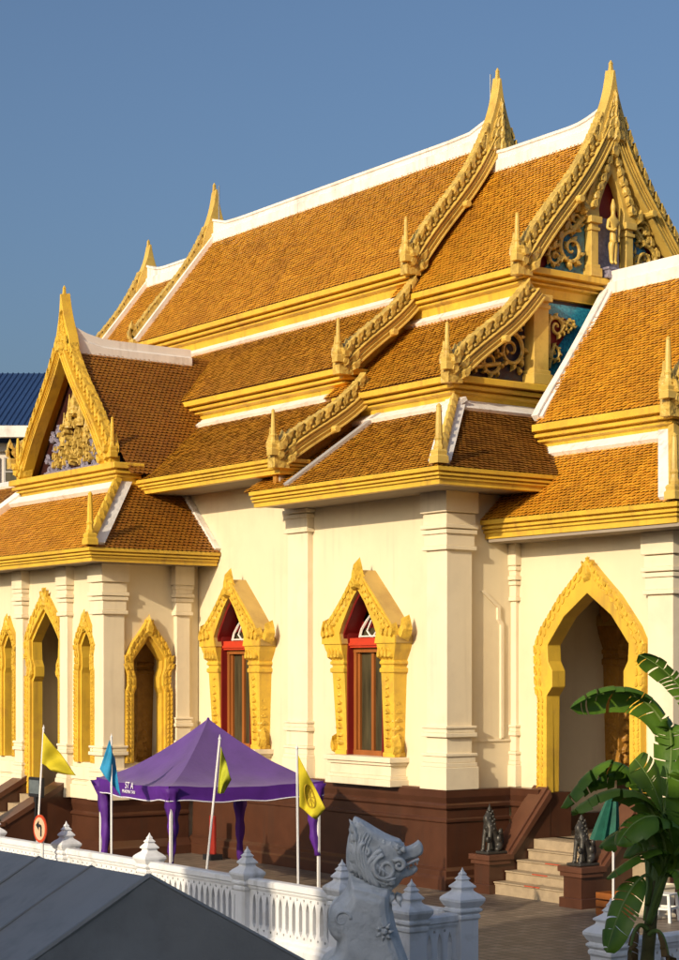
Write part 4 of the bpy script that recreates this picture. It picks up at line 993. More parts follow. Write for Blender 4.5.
def fence_panel(root, a, b, h=1.02):
    a = Vector(a); b = Vector(b); d = (b - a); L = d.length; d.normalize(); nn = Vector((d.y, -d.x))
    G = lambda s, z, w: (a.x + d.x * s + nn.x * w, a.y + d.y * s + nn.y * w, z)
    m = MB(); n = max(2, int((L - .12) / .155)); pit = (L - .10) / n; holes = []; dots = []
    for i in range(n):
        c = .05 + pit * (i + .5); r = .042
        holes.append([(c - r, .36), (c, .29), (c + r, .36), (c + r, .66), (c + r * .75, .72), (c, .80), (c - r * .75, .72), (c - r, .66)])
    for i in range(n + 1):
        c = .05 + pit * i
        if .06 < c < L - .06:
            for z in (.815, .275): holes.append([(c - .018, z - .018), (c + .018, z - .018), (c + .018, z + .018), (c - .018, z + .018)])
    m.poly(G, [(0, .20), (L, .20), (L, .86), (0, .86)], -.045, .045, holes=holes)
    o = LB(m, 'baluster_panel', M['fence'], root)
    t = MB(); prof = [(-.06, .86), (-.075, .89), (-.075, .91), (-.10, .93), (-.10, 1.0), (-.07, 1.02), (.07, 1.02), (.10, 1.0), (.10, .93), (.075, .91), (.075, .89), (.06, .86)]
    t.loft([[G(s, z, w) for w, z in prof] for s in (-.0, L)]); LB(t, 'top_rail', M['fence'], o)
    t = MB(); prof = [(-.12, -.12), (-.12, .10), (-.08, .14), (-.08, .18), (-.05, .21), (.05, .21), (.08, .18), (.08, .14), (.12, .10), (.12, -.12)]
    t.loft([[G(s, z, w) for w, z in prof] for s in (0, L)]); LB(t, 'bottom_rail', M['fence'], o)
ys = [16.4, 13.5, 10.65, 7.8, 4.9, 2.0, -.83, -3.68, -6.05]
fn = thing('balustrade_fence', 'long white balustrade fence with pointed piers in front of the purple canopy', 'fence', (FX, 0, GZ))
for y in ys: fence_pier(fn, 0, y)
for a, b in zip(ys, ys[1:]): fence_panel(fn, (0, a - .12), (0, b + .12))
fence_pier(fn, 0, -8.62, 1.62, .145); fence_panel(fn, (0, ys[-1] - .12), (0, -8.48))
fence_pier(fn, -.90, -8.72, 1.50); fence_panel(fn, (-.77, -8.70), (-.13, -8.63))
f2 = thing('balustrade_fence', 'short white balustrade fence right of the gate opening, half hidden by the banana plant', 'fence', (-7.08, -11.5, GZ))
fence_pier(f2, 0, 0, 1.48, .165); fence_panel(f2, (.15, 0), (2.9, 0)); fence_pier(f2, 3.1, 0); fence_panel(f2, (3.3, 0), (6, 0))

# ---- purple pop-up canopy
TC = Vector((-3.9, 2.1, GZ)); TS = 2.157; ZE = 2.04 - GZ; ZP = 3.15 - GZ; VH = .25
tent = thing('canopy_tent', 'purple pop-up canopy with a pointed roof and white legs in front of the plinth', 'canopy tent', TC)
cor = [Vector((TS * math.cos(R(40 + 90 * k)), TS * math.sin(R(40 + 90 * k)), 0)) for k in range(4)]
m = MB(); N_ = 12
def canopy_pt(a, b, q, t):
    base = a.lerp(b, t); zz = ZE + (ZP - ZE) * (q ** 1.42) - .05 * math.sin(t * math.pi) * (1 - q)
    p = base * (1 - q); wr = .03 * noise.noise((p.x * 2.2, p.y * 2.2, 3.1)) * (1 - q)
    ridge_sag = -.05 * math.sin(t * math.pi) * math.sin(q * math.pi)
    return Vector((p.x, p.y, zz + wr + ridge_sag))
for k in range(4):
    a, b = cor[k], cor[(k + 1) % 4]; o = len(m.v)
    for i in range(N_ + 1):
        for j in range(N_ + 1): m.v.append(tuple(canopy_pt(a, b, i / N_ * .995, j / N_)))
    for i in range(N_):
        for j in range(N_): m.f.append((o + i * 13 + j, o + i * 13 + j + 1, o + (i + 1) * 13 + j + 1, o + (i + 1) * 13 + j))
cn = LB(m, 'canopy', M['purple'], tent, smooth=True)
m = MB(); m.lathe((0, 0, ZP - .03), [(.03, 0), (.028, .03), (.004, .055)], 8); LB(m, 'peak_cap', M['purple_dark'], cn)
for k in range(4):
    a, b = cor[k], cor[(k + 1) % 4]; n3 = (b - a).normalized().cross(Vector((0, 0, 1)))
    m = MB()
    for i in range(25):
        t = i / 24; p = canopy_pt(a, b, 0, t)
        for r_ in range(5):
            q = r_ / 4; wv = (.022 * noise.noise((t * 9 + k * 7, q * 1.2, 0)) + .03 * noise.noise((t * 3 + k, q * 2, 5))) * q
            m.v.append(tuple(p * 1.002 + n3 * (.012 + wv) + Vector((0, 0, -VH * q - (.012 * math.sin(t * 19 + k) if r_ == 4 else 0)))))
    for i in range(24):
        for r_ in range(4): m.f.append((i * 5 + r_, i * 5 + r_ + 1, i * 5 + r_ + 6, i * 5 + r_ + 5))
    v = LB(m, 'valance', M['purple_dark'], tent, smooth=True)
    m2 = MB(); m2.tube([Vector(m.v[i * 5 + 4]) for i in range(25)], .011, 4); LB(m2, 'white_hem', M['white_print'], v)
    # legs and the cloth gathered round them
    c = a * .965; lg = MB(); lg.box(c.x - .022, c.x + .022, c.y - .022, c.y + .022, 0, ZE - .03); lg.box(c.x - .06, c.x + .06, c.y - .06, c.y + .06, 0, .012)
    LB(lg, 'leg', M['whitemetal'], tent)
    cu = MB(); rings = []
    zl = .75 if k in (2, 3) else .35
    for i in range(13):
        q = i / 12; zz = lerp(ZE - .04, zl, q); rr = lerp(.15, .045, q ** .7) + .015 * math.sin(i * 1.9 + k)
        cx = c.x * (1 - .05 * math.sin(q * 3)) ; cy = c.y * (1 - .05 * math.sin(q * 3))
        rings.append([(cx + rr * (1 + .22 * math.sin(j * 2.4 + i * .6)) * math.cos(6.2832 * j / 14), cy + rr * (1 + .22 * math.sin(j * 2.4 + i * .6)) * math.sin(6.2832 * j / 14), zz) for j in range(14)])
    cu.loft(rings); LB(cu, 'leg_curtain', M['purple_dark'], tent, smooth=True)
    tr = MB(); tr.tube([a * .96 + Vector((0, 0, ZE - .06)), b * .96 + Vector((0, 0, ZE - .06))], .014, 5); LB(tr, 'truss_bar', M['whitemetal'], tent)
def text_mesh(txt, size, name, material, parent, origin, xdir, zdir, shear=0.0, off=.006):
    cu = bpy.data.curves.new('t', 'FONT'); cu.body = txt; cu.size = size; cu.extrude = .002; cu.shear = shear
    o = bpy.data.objects.new('t', cu); COL.objects.link(o); dg = bpy.context.evaluated_depsgraph_get()
    me = bpy.data.meshes.new_from_object(o.evaluated_get(dg)); bpy.data.objects.remove(o)
    xd = Vector(xdir).normalized(); zd = Vector(zdir).normalized(); nd = xd.cross(zd)
    for v in me.vertices:
        c = v.co; v.co = Vector(origin) + xd * c.x + zd * c.y + nd * (c.z + off)
    me.materials.clear(); me.materials.append(material)
    ob = bpy.data.objects.new(name, me); COL.objects.link(ob); ob.parent = parent; return ob
a, b = cor[1], cor[2]; xd = (b - a).normalized(); n3 = xd.cross(Vector((0, 0, 1)))
o0 = a.lerp(b, .40) + n3 * .035 + Vector((0, 0, ZE - .13)); 
text_mesh('ST A', .17, 'printed_logo', M['white_print'], tent, o0 + xd * .1 + Vector((0, 0, .01)), xd, (0, 0, 1), .2)
text_mesh('PRAEMIN TAN', .085, 'printed_lettering', M['white_print'], tent, o0 + Vector((0, 0, -.075)) - xd * .02, xd, (0, 0, 1))

# ---- flags on thin white poles behind the fence
def flag(label, base, top, quad, material, emblem=None, seed=0, group='temple flags behind the fence'):
    """quad: attached top, attached bottom, fly top, fly bottom, as (side, up) metres from the pole's top"""
    root = thing('flag', label, 'flag', (base[0], base[1], GZ), group=group)
    lean = Vector((top[0] - base[0], top[1] - base[1], top[2] - GZ))
    p = MB(); p.tube([(0, 0, -.0), lean], .019, 6); p.lathe(lean, [(.02, 0), (.028, .02), (.012, .05), (.002, .09)], 6); LB(p, 'pole', M['whitemetal'], root)
    m = MB(); nu, nv = 14, 14
    def pt(u, v):
        A, B, Cc, D = [Vector(q) for q in quad]
        q = A.lerp(B, v).lerp(Cc.lerp(D, v), u)
        w = (.075 * math.sin(u * 7 + v * 2.2 + seed) + .04 * math.sin(v * 5 + seed * 2 + u * 3)) * min(1, u * 2.2)
        return lean + rgt * q.x + Vector((0, 0, q.y)) - fwd * (w + .03)
    for i in range(nu + 1):
        for j in range(nv + 1): m.v.append(tuple(pt(i / nu, j / nv)))
    for i in range(nu):
        for j in range(nv): m.f.append((i * 15 + j, i * 15 + j + 1, i * 15 + j + 16, i * 15 + j + 15))
    cl = LB(m, 'flag_cloth', material, root, smooth=True); so_ = cl.modifiers.new('thick', 'SOLIDIFY'); so_.thickness = .004
    if emblem:
        e = MB(); ring = []
        for k in range(25): ring.append(pt(.5 + .24 * math.cos(k * .2618), .5 + .26 * math.sin(k * .2618)) - fwd * .012)
        e.tube(ring, .013, 4)
        for k in range(4):
            e.tube([pt(.5 + t * .22 * math.cos(k * .785), .5 + t * .24 * math.sin(k * .785)) - fwd * .012 for t in (-1, -.5, 0, .5, 1)], .009, 4)
        LB(e, 'wheel_emblem', M['emblem'], cl)
    return root
flag('large yellow flag drooping on a pole at the left, in front of the wing arches', (-6.45, 4.0), (-6.3, 3.92, 2.95), [(0, -.05), (-.03, -.62), (.60, -.84), (.24, -.80)], M['flag_yellow'], None, 1)
flag('narrow blue flag hanging beside the left corner of the purple canopy', (-6.42, 1.18), (-6.32, 1.36, 2.86), [(-.03, -.02), (-.20, -.52), (.05, -.36), (.17, -1.0)], M['flag_blue'], None, 4)
flag('lime green flag hanging in front of the purple canopy roof', (-6.45, -1.74), (-6.25, -1.98, 2.93), [(.02, -.10), (-.03, -.84), (.19, -.62), (.06, -.84)], M['flag_green'], None, 2.2)
flag('yellow flag with a wheel emblem beside the right corner of the purple canopy', (-6.38, -4.34), (-6.36, -4.26, 2.86), [(.02, -.08), (.04, -.84), (.42, -.86), (.28, -1.03)], M['flag_yellow'], True, .6)

# ---- round road sign
sg_ = thing('road_sign', 'round red rimmed road sign with a black left turn arrow on a post', 'road sign', (-7.35, 1.98, GZ))
Gs = lambda s, z, w: (-w, -s, z)
m = MB(); m.tube([(0.03, 0, 0), (0.03, 0, 1.52)], .03, 8); LB(m, 'post', M['whitemetal'], sg_)
circ = lambda r, n=32: [(r * math.cos(6.28318 * k / n), 1.37 + r * math.sin(6.28318 * k / n)) for k in range(n)]
m = MB(); m.poly(Gs, circ(.24), 0, .02); pl = LB(m, 'sign_plate', M['sign_red'], sg_)
m = MB(); m.poly(Gs, circ(.195), .02, .024); LB(m, 'sign_face', M['sign_white'], pl)
m = MB(); m.poly(Gs, [(.035, 1.24), (.085, 1.24), (.085, 1.40), (.06, 1.44), (-.02, 1.45), (-.02, 1.51), (-.13, 1.425), (-.02, 1.34), (-.02, 1.40), (.02, 1.395), (.035, 1.375)], .024, .028); LB(m, 'arrow', M['black'], pl)

# ---- stone lion by the gate (seen side on)
lion = thing('lion_statue', 'pale grey carved stone lion guarding the gate with its mouth open and mane swept up', 'statue', CAMPOS.xy.to_3d() + fwd * 21.3 + rgt * .37 + Vector((0, 0, GZ)))
lion.rotation_euler = (0, 0, -YAW)
S_ = 454.0; lp = lambda pts: [((x - 330) / S_, .684 - GZ + (836 - y) / S_) for x, y in pts]
GL = lambda s, z, w: (s, -w, z)
head = lp([(238, 82), (262, 92), (300, 112), (345, 140), (392, 168), (440, 190), (480, 203), (492, 222), (500, 250), (498, 300), (492, 345), (500, 396), (470, 440), (430, 472), (382, 482), (335, 452), (300, 410), (262, 380), (214, 392), (196, 340), (196, 270), (206, 200), (222, 140)])
torso = lp([(214, 372), (204, 450), (160, 510), (116, 560), (104, 610), (112, 668), (150, 692), (146, 760), (126, 836), (96, 930), (90, 985), (560, 985), (540, 900), (520, 836), (490, 756), (458, 660), (436, 560), (430, 430), (330, 400)])
m = MB()
for wv, ins in ((.07, .0), (.13, .035), (.18, .085), (.215, .15), (.235, .23), (.25, .36)): m.poly(GL, head, -wv, wv, inset=0) if ins == 0 else (m.poly(GL, head, 0, wv, inset=ins), m.poly(GL, head, 0, -wv, inset=ins))
for wv, ins in ((.12, .0), (.22, .05), (.30, .12), (.36, .22), (.39, .36)): m.poly(GL, torso, -wv, wv, inset=0) if ins == 0 else (m.poly(GL, torso, 0, wv, inset=ins), m.poly(GL, torso, 0, -wv, inset=ins))
snout = lp([(462, 215), (482, 226), (502, 250), (540, 236), (560, 224), (576, 208), (596, 232), (600, 258), (590, 284), (572, 290), (556, 300), (520, 304), (470, 330)])
jaw = lp([(462, 345), (500, 350), (522, 362), (552, 342), (572, 350), (566, 368), (538, 390), (500, 402), (450, 425)])
for pl_ in (snout, jaw):
    m.poly(GL, pl_, -.115, .115); m.poly(GL, pl_, 0, .15, inset=.12); m.poly(GL, pl_, 0, -.15, inset=.12)
for sgn in (-1, 1):
    c = lp([(175, 620)])[0]; m.blob((c[0], sgn * .26, c[1]), (.17, .14, .24))
    c = lp([(400, 760)])[0]; m.blob((c[0] + .02, sgn * .22, c[1] - .1), (.14, .13, .42))
    c = lp([(180, 900)])[0]; m.blob((c[0], sgn * .28, c[1] - .02), (.30, .16, .28))
    for u_ in (.34, .46): m.blob((u_, sgn * .22, .37), (.14, .10, .07))
bd = LB(m, 'lion_body', M['lion'], lion, smooth=True)
rm = bd.modifiers.new('remesh', 'REMESH'); rm.mode = 'VOXEL'; rm.voxel_size = .018; rm.use_smooth_shade = True
sm = bd.modifiers.new('smooth', 'SMOOTH'); sm.factor = .5; sm.iterations = 4
for sgn in (-1, 1):
    GLs = lambda s, z, w: (s, -sgn * w, z)
    m = MB()
    for (x, y, r, tu, a0, sg2) in ((400, 345, 70, 1.3, 2.2, 1), (345, 330, 46, .9, 1.2, 1), (470, 330, 34, 1.3, 2.5, -1), (300, 250, 40, 1.0, 1.8, 1)):
        c = lp([(x, y)])[0]; scroll(m, GLs, c, r / S_, tu, a0, sg2, .262, .034, leaves=False)
    # mane locks sweeping up and back in overlapping rows
    for row, (w_, n_, L_) in enumerate(((.225, 7, .34), (.25, 7, .30), (.27, 6, .24))):
        for k in range(n_):
            q = k / (n_ - 1); x = lerp(222 + 40 * row, 352 + 28 * row, q); y = lerp(330 + 18 * row, 462 - 16 * row, q); c = lp([(x, y)])[0]
            m.leaf(GLs, c[0] + .05, c[1] - .04, 1.62 + .30 * q - .08 * row, L_ * .95, .12, w_ - .10, w_ + .012, curl=.30, inset=.3)
    for k in range(8):
        q = k / 7; c = lp([(lerp(228, 470, q), lerp(215, 252, q))])[0]
        m.leaf(GLs, c[0] + .03, c[1] - .03, lerp(1.5, 1.0, q), lerp(.22, .09, q), .10, .10, .245, curl=.25, inset=.3)
    cc = lp([(412, 338)])[0]
    for r_, w_, a1 in ((.16, .255, 5.3), (.215, .235, 5.1), (.27, .205, 4.9), (.32, .175, 4.7)):      # crescent locks round the cheek
        n_ = 14; m.tube([(cc[0] + r_ * math.cos(lerp(1.9, a1, i / n_)), cc[1] + r_ * .92 * math.sin(lerp(1.9, a1, i / n_)), w_ + .02) for i in range(n_ + 1)], [.030 * (1 - .6 * i / n_) for i in range(n_ + 1)], 7, GLs)
    for k in range(7):      # long locks swept up to the crest
        q = k / 6; P0 = lp([(lerp(232, 372, q), lerp(372, 452, q))])[0]; P1 = lp([(lerp(206, 300, q), lerp(270, 350, q))])[0]; P2 = lp([(lerp(214, 268, q), lerp(190, 260, q))])[0]; P3 = lp([(lerp(242, 330, q), lerp(108, 185, q))])[0]
        pts = []
        for i in range(11):
            t = i / 10; c3 = [(1 - t) ** 3 * P0[j] + 3 * t * (1 - t) ** 2 * P1[j] + 3 * t * t * (1 - t) * P2[j] + t ** 3 * P3[j] for j in (0, 1)]
            pts.append((c3[0], c3[1], lerp(.165, .245, min(1, q * 1.6)) + .03 * math.sin(t * 3.14)))
        m.tube(pts, [.027 * (1 - .65 * i / 10) for i in range(11)], 7, GLs)
    for k in range(5):      # flame locks down the back of the mane
        c = lp([(lerp(232, 226, k / 4), lerp(150, 350, k / 4))])[0]; m.leaf(GLs, c[0] + .02, c[1] - .06, 1.75, .17, .10, .10, .222, curl=.35, inset=.25)
    m.tube([(*lp([(x, y)])[0], .20) for x, y in ((262, 110), (310, 150), (360, 185), (420, 210), (478, 222))], .022, 6, GLs)
    m.tube([(*lp([(x, y)])[0], .19) for x, y in ((575, 300), (545, 312), (510, 330), (488, 345), (470, 375))], .018, 6, GLs)
    for k in range(5):
        c = lp([(330 + 36 * k, 462 + 6 * k)])[0]; m.leaf(GLs, c[0], c[1], 3.6 + .25 * k, .14, .09, .12, .25, curl=.4, inset=.3)
    LB(m, 'mane_carving', M['lion'], lion, smooth=True)
    m = MB(); c = lp([(468, 262)])[0]; m.blob((c[0], -sgn * .20, c[1]), (.045, .05, .04)); m.tube([(c[0] - .08, c[1] + .02, .20), (c[0] - .02, c[1] + .07, .22), (c[0] + .07, c[1] + .05, .18)], .02, 5, GLs)
    LB(m, 'eye', M['lion'], lion, smooth=True)
    m = MB()
    for (x, y) in ((520, 335), (545, 322), (566, 312)): c = lp([(x, y)])[0]; m.lathe((c[0], -sgn * .09, c[1] - .055), [(.002, 0), (.02, .06)], 5)
    LB(m, 'teeth', M['lion'], lion)
    m = MB(); c = lp([(175, 600)])[0]; scroll(m, GLs, c, .10, 1.4, 0, 1, .38, .022, leaves=False); LB(m, 'shoulder_curl', M['lion'], lion, smooth=True)
m = MB(); c = lp([(392, 665)])[0]
for k in range(7):
    a = 6.2832 * k / 7; m.leaf(GL, c[0] + .03 * math.cos(a), c[1] + .03 * math.sin(a), a, .09, .06, .33, .40, curl=.2)
m.blob((c[0], -.39, c[1]), (.04, .03, .04)); LB(m, 'chest_ornament', M['lion'], lion, smooth=True)
m = MB(); m.box(-.62, .62, -.45, .45, 0, .26); m.box(-.56, .56, -.40, .40, .26, .34); LB(m, 'pedestal', M['lion'], lion, bevel=.02)

# ---- bronze guardian lions on the stair walls
def guardian(label, loc, rz):
    root = thing('guardian_statue', label, 'statue', loc, rz, 'bronze guardian statues on the stair walls'); root.scale = (.9, .9, .9)
    J = [((.10, 0, .16), (.13, .12)), ((.06, 0, .36), (.115, .10)), ((-.02, 0, .52), (.12, .10)), ((-.07, 0, .64), (.10, .09)), ((-.12, 0, .72), (.10, .10)), ((-.20, 0, .70), (.06, .055)), ((-.07, 0, .82), (.055, .06)), ((-.04, 0, .90), (.018, .018)),
         ((-.10, .08, .46), .055), ((-.13, .085, .24), .042), ((-.15, .085, .06), .045), ((-.21, .085, .04), .035),
         ((-.10, -.08, .46), .055), ((-.13, -.085, .24), .042), ((-.15, -.085, .06), .045), ((-.21, -.085, .04), .035),
         ((.12, .12, .13), .085), ((-.0, .14, .06), .05), ((.12, -.12, .13), .085), ((-.0, -.14, .06), .05),
         ((.24, 0, .12), .04), ((.30, 0, .26), .04), ((.26, 0, .40), .05), ((.28, 0, .50), .015)]
    E_ = [(0, 1), (1, 2), (2, 3), (3, 4), (4, 5), (4, 6), (6, 7), (2, 8), (8, 9), (9, 10), (10, 11), (2, 12), (12, 13), (13, 14), (14, 15), (0, 16), (16, 17), (0, 18), (18, 19), (0, 20), (20, 21), (21, 22), (22, 23)]
    skin_body('lion_body', J, E_, M['bronze'], root, 2)
    m = MB()
    for k in range(34):
        a = k * 2.4; zz = .48 + .40 * (k / 33); rr = .118 - .065 * (k / 33) ** 2
        m.blob((-.04 + rr * math.cos(a) * .9, rr * math.sin(a), zz), (.030, .030, .034), 6, 4)
    m.lathe((-.05, 0, .86), [(.06, 0), (.05, .05), (.02, .10), (.004, .16)], 6)
    for bx, bz, br in ((.10, .30, .07), (.14, .44, .055), (-.20, .30, .05)): m.blob((bx, -.12, bz), (br, br * .8, br * 1.3), 7, 5)
    LB(m, 'mane', M['bronze'], root, smooth=True)
    m = MB(); m.box(-.26, .30, -.19, .19, 0, .05); LB(m, 'base', M['bronze'], root, bevel=.01)
    return root
guardian('dark bronze guardian lion on the left pedestal of the porch stairs, against the brown plinth', (.44, -.76, .665), 0)
guardian('dark bronze guardian lion on the right pedestal of the porch stairs, beside the banana leaves', (.33, -3.30, .665), 0)
guardian('dark bronze guardian lion on the side wing stairs, cut by the left photo edge', (VX - 1.98, 12.72, .725), 0)
guardian('dark bronze guardian lion on the side wing stairs, directly behind the road sign', (VX - 1.98, 10.68, .725), 0)

# ---- framed screen by the wing entrance
sc_ = thing('display_screen', 'grey framed display screen on a dark stand in the wing entrance', 'screen', (-3.15, 10.42, GZ))
m = MB(); m.box(-.05, .05, -.30, .30, 1.28, 1.72); fr = LB(m, 'frame', M['black'], sc_, bevel=.015)
m = MB(); m.box(-.058, -.048, -.24, .24, 1.36, 1.66); LB(m, 'screen', M['screen'], fr)
m = MB(); m.box(-.04, .04, -.05, .05, .04, 1.28); m.box(-.2, .2, -.25, .25, 0, .05); LB(m, 'stand', M['black'], sc_)
# ---- red upright board by the plinth
rb = thing('upright_board', 'narrow red upright board standing against the plinth under the canopy', 'board', (-.55, 7.25, GZ))
m = MB(); m.box(-.03, .03, -.10, .10, .12, .95); LB(m, 'board', M['red_board'], rb, bevel=.01)
m = MB(); m.box(-.15, .15, -.16, .16, 0, .12); LB(m, 'base', M['black'], rb)
# ---- low metal rack behind the fence
rk = thing('bicycle_rack', 'low brown metal rack with a hooped end behind the white fence', 'rack', (-5.3, -3.35, GZ))
m = MB(); m.tube([(0, .75, .0), (0, .75, .66), (0, .70, .70), (0, -.55, .70), (0, -.68, .66), (0, -.75, .52), (0, -.72, .0)], .022, 6); LB(m, 'hoop_frame', M['bronze'], rk)
for k in range(5):
    m = MB(); y = .5 - .25 * k; m.box(-.012, .012, y - .05, y + .05, .3, .68); LB(m, 'slat', M['plinth_cap'], rk)
m = MB(); m.tube([(0, .75, .3), (0, -.72, .3)], .018, 6); LB(m, 'lower_bar', M['bronze'], rk)

# ---- grey marquee in the foreground
AP = Vector((-15.5, -15.6, GZ)); mq = thing('marquee', 'grey tarpaulin marquee roof in the shaded foreground', 'marquee', AP)
ZR = 2.6 - GZ
def tarp_grid(P00, P10, P11, P01, nu, nv, seed, amp=.025, drop=.05):
    m = MB(); P00, P10, P11, P01 = map(Vector, (P00, P10, P11, P01))
    for i in range(nu + 1):
        for j in range(nv + 1):
            u, v = i / nu, j / nv; p = P00.lerp(P10, u).lerp(P01.lerp(P11, u), v)
            seam = (u * 11) % 1; sag = -drop * math.sin(seam * math.pi) * math.sin(v * math.pi)
            p = p + Vector((0, 0, sag + amp * noise.noise((p.x * 1.3 + seed, p.y * 1.3, p.z)) * math.sin(v * math.pi)))
            m.v.append(tuple(p))
    for i in range(nu):
        for j in range(nv): m.f.append((i * (nv + 1) + j, i * (nv + 1) + j + 1, (i + 1) * (nv + 1) + j + 1, (i + 1) * (nv + 1) + j))
    return m
LN = 9.0; HW = 1.9; DR = 1.06
for s_ in (-1, 1):
    m = tarp_grid((0, 0, ZR), (0, LN, ZR), (s_ * HW, LN, ZR - DR), (s_ * HW, 0 if s_ < 0 else -.12, ZR - DR), 88, 16, s_, .035, .03)
    rf = LB(m, 'roof_sheet', M['tarp'], mq, smooth=True)
    for k in range(12):
        sm_ = MB(); y = .82 * k; r_ = .010 if k else .022
        sm_.tube([(s_ * HW * t, y if k else (-.12 * t if s_ > 0 else 0), ZR - DR * t + .004) for t in (0, .25, .5, .75, 1)], r_, 6)
        LB(sm_, 'seam', M['tarp_dark'], rf)
m = MB(); n = 14
G = lambda s, z, w: (s, -w, z)
for i in range(n + 1):
    for j in range(n + 1):
        u = i / n * 2 - 1; top = ZR - DR * abs(u) - .01; z = lerp(top, .05, j / n)
        m.v.append((u * HW, -.03 - .10 * max(u, 0) + .06 * noise.noise((u * 2.2, z * 1.6, 1.7)) + .025 * math.sin(u * 14 + z * 3) * min(1, j / 4), z))
for i in range(n):
    for j in range(n): m.f.append((i * 15 + j, i * 15 + j + 1, i * 15 + j + 16, i * 15 + j + 15))
LB(m, 'end_sheet', M['tarp_dark'], mq, smooth=True)
for s_ in (-1, 1):
    for y in (.1, LN - .1, LN / 2):
        m = MB(); m.tube([(s_ * (HW - .05), y, 0), (s_ * (HW - .05), y, ZR - DR)], .03, 8); LB(m, 'leg', M['greymetal'], mq)

# ---- banana plant
bp = thing('banana_plant', 'green banana plant with long torn leaves at the right edge in front of the fence', 'plant', (-8.92, -13.80, GZ))
CR = Vector((.12, -.10, 2.30))
m = MB(); pts = []; rads = []
for i in range(16):
    q = i / 15; pts.append(Vector((.0 + .10 * q * q, -.0 - .08 * q * q, 2.02 * q))); rads.append((lerp(.078, .058, q) if q < .85 else lerp(.058, .02, (q - .85) / .15)) * (1.06 if i % 2 else .98))
m.tube(pts, rads, 10); LB(m, 'pseudostem', M['stemskin'], bp, smooth=True)
def banana_leaf(path, width, material, seed, split=.35, tilt=0.0, droop=.5, bare=.16):
    """path: (side, up, deep) control points from the stem to the tip, in the plant's frame; side follows the photo's right"""
    rng = random.Random(seed); cp = [rgt * a + Vector((0, 0, b)) + fwd * c for a, b, c in path]
    def bez(t):
        p = cp[:]
        while len(p) > 1: p = [p[i].lerp(p[i + 1], t) for i in range(len(p) - 1)]
        return p[0]
    n = 44; mid = [bez(i / n) for i in range(n + 1)]
    rib = MB(); rib.tube(mid, [lerp(.030, .005, (i / n) ** .7) for i in range(n + 1)], 6)
    bl = MB(); start = int(n * bare)
    for sg in (-1, 1):
        i = start; sagk = 0
        while i < n:
            seg = rng.randint(1, 4) if rng.random() < split else rng.randint(3, 8)
            j = min(i + seg, n); extra = rng.uniform(-.05, .12) if j < n else 0; rows = []
            shift = rng.uniform(-.012, .03)
            for k in range(i, j + 1):
                q = (k - start) / (n - start); wd = width * (math.sin(min(q * 1.25 + .16, 1) * math.pi * .5) ** .8) * (1 - max(0, (q - .70) / .30) ** 2.2) ** .5 if q < 1 else .002
                t = (mid[min(k + 1, n)] - mid[max(k - 1, 0)]).normalized(); side = t.cross(Vector((0, 0, 1)))
                if side.length < .2: side = rgt.copy()
                side.normalize(); up = side.cross(t).normalized()
                side = (side * math.cos(tilt) + up * math.sin(tilt)).normalized(); up = side.cross(t).normalized()
                kk = k - (.18 if k == j and j < n else 0) * rng.uniform(.4, 1.6)
                pos = mid[k] if k != j or j == n else mid[k].lerp(mid[k - 1], .22)
                row = [mid[k]]
                for r_ in range(1, 5):
                    x = r_ / 4
                    p = pos + side * sg * wd * x * math.cos(droop * x * .9 + extra) + up * wd * (.20 * math.sin(x * 1.6) - droop * .75 * x * x - extra * x) + t * (x * (.05 + shift)) * wd * 4
                    row.append(p)
                rows.append(row)
            o = len(bl.v)
            for row in rows: bl.v += [tuple(p) for p in row]
            for a in range(len(rows) - 1):
                for c in range(4): bl.f.append((o + a * 5 + c, o + a * 5 + c + 1, o + (a + 1) * 5 + c + 1, o + (a + 1) * 5 + c))
            i = j
    lf = LB(bl, 'leaf', material, bp, smooth=True); LB(rib, 'midrib', M['midrib'], lf, smooth=True)
    return lf
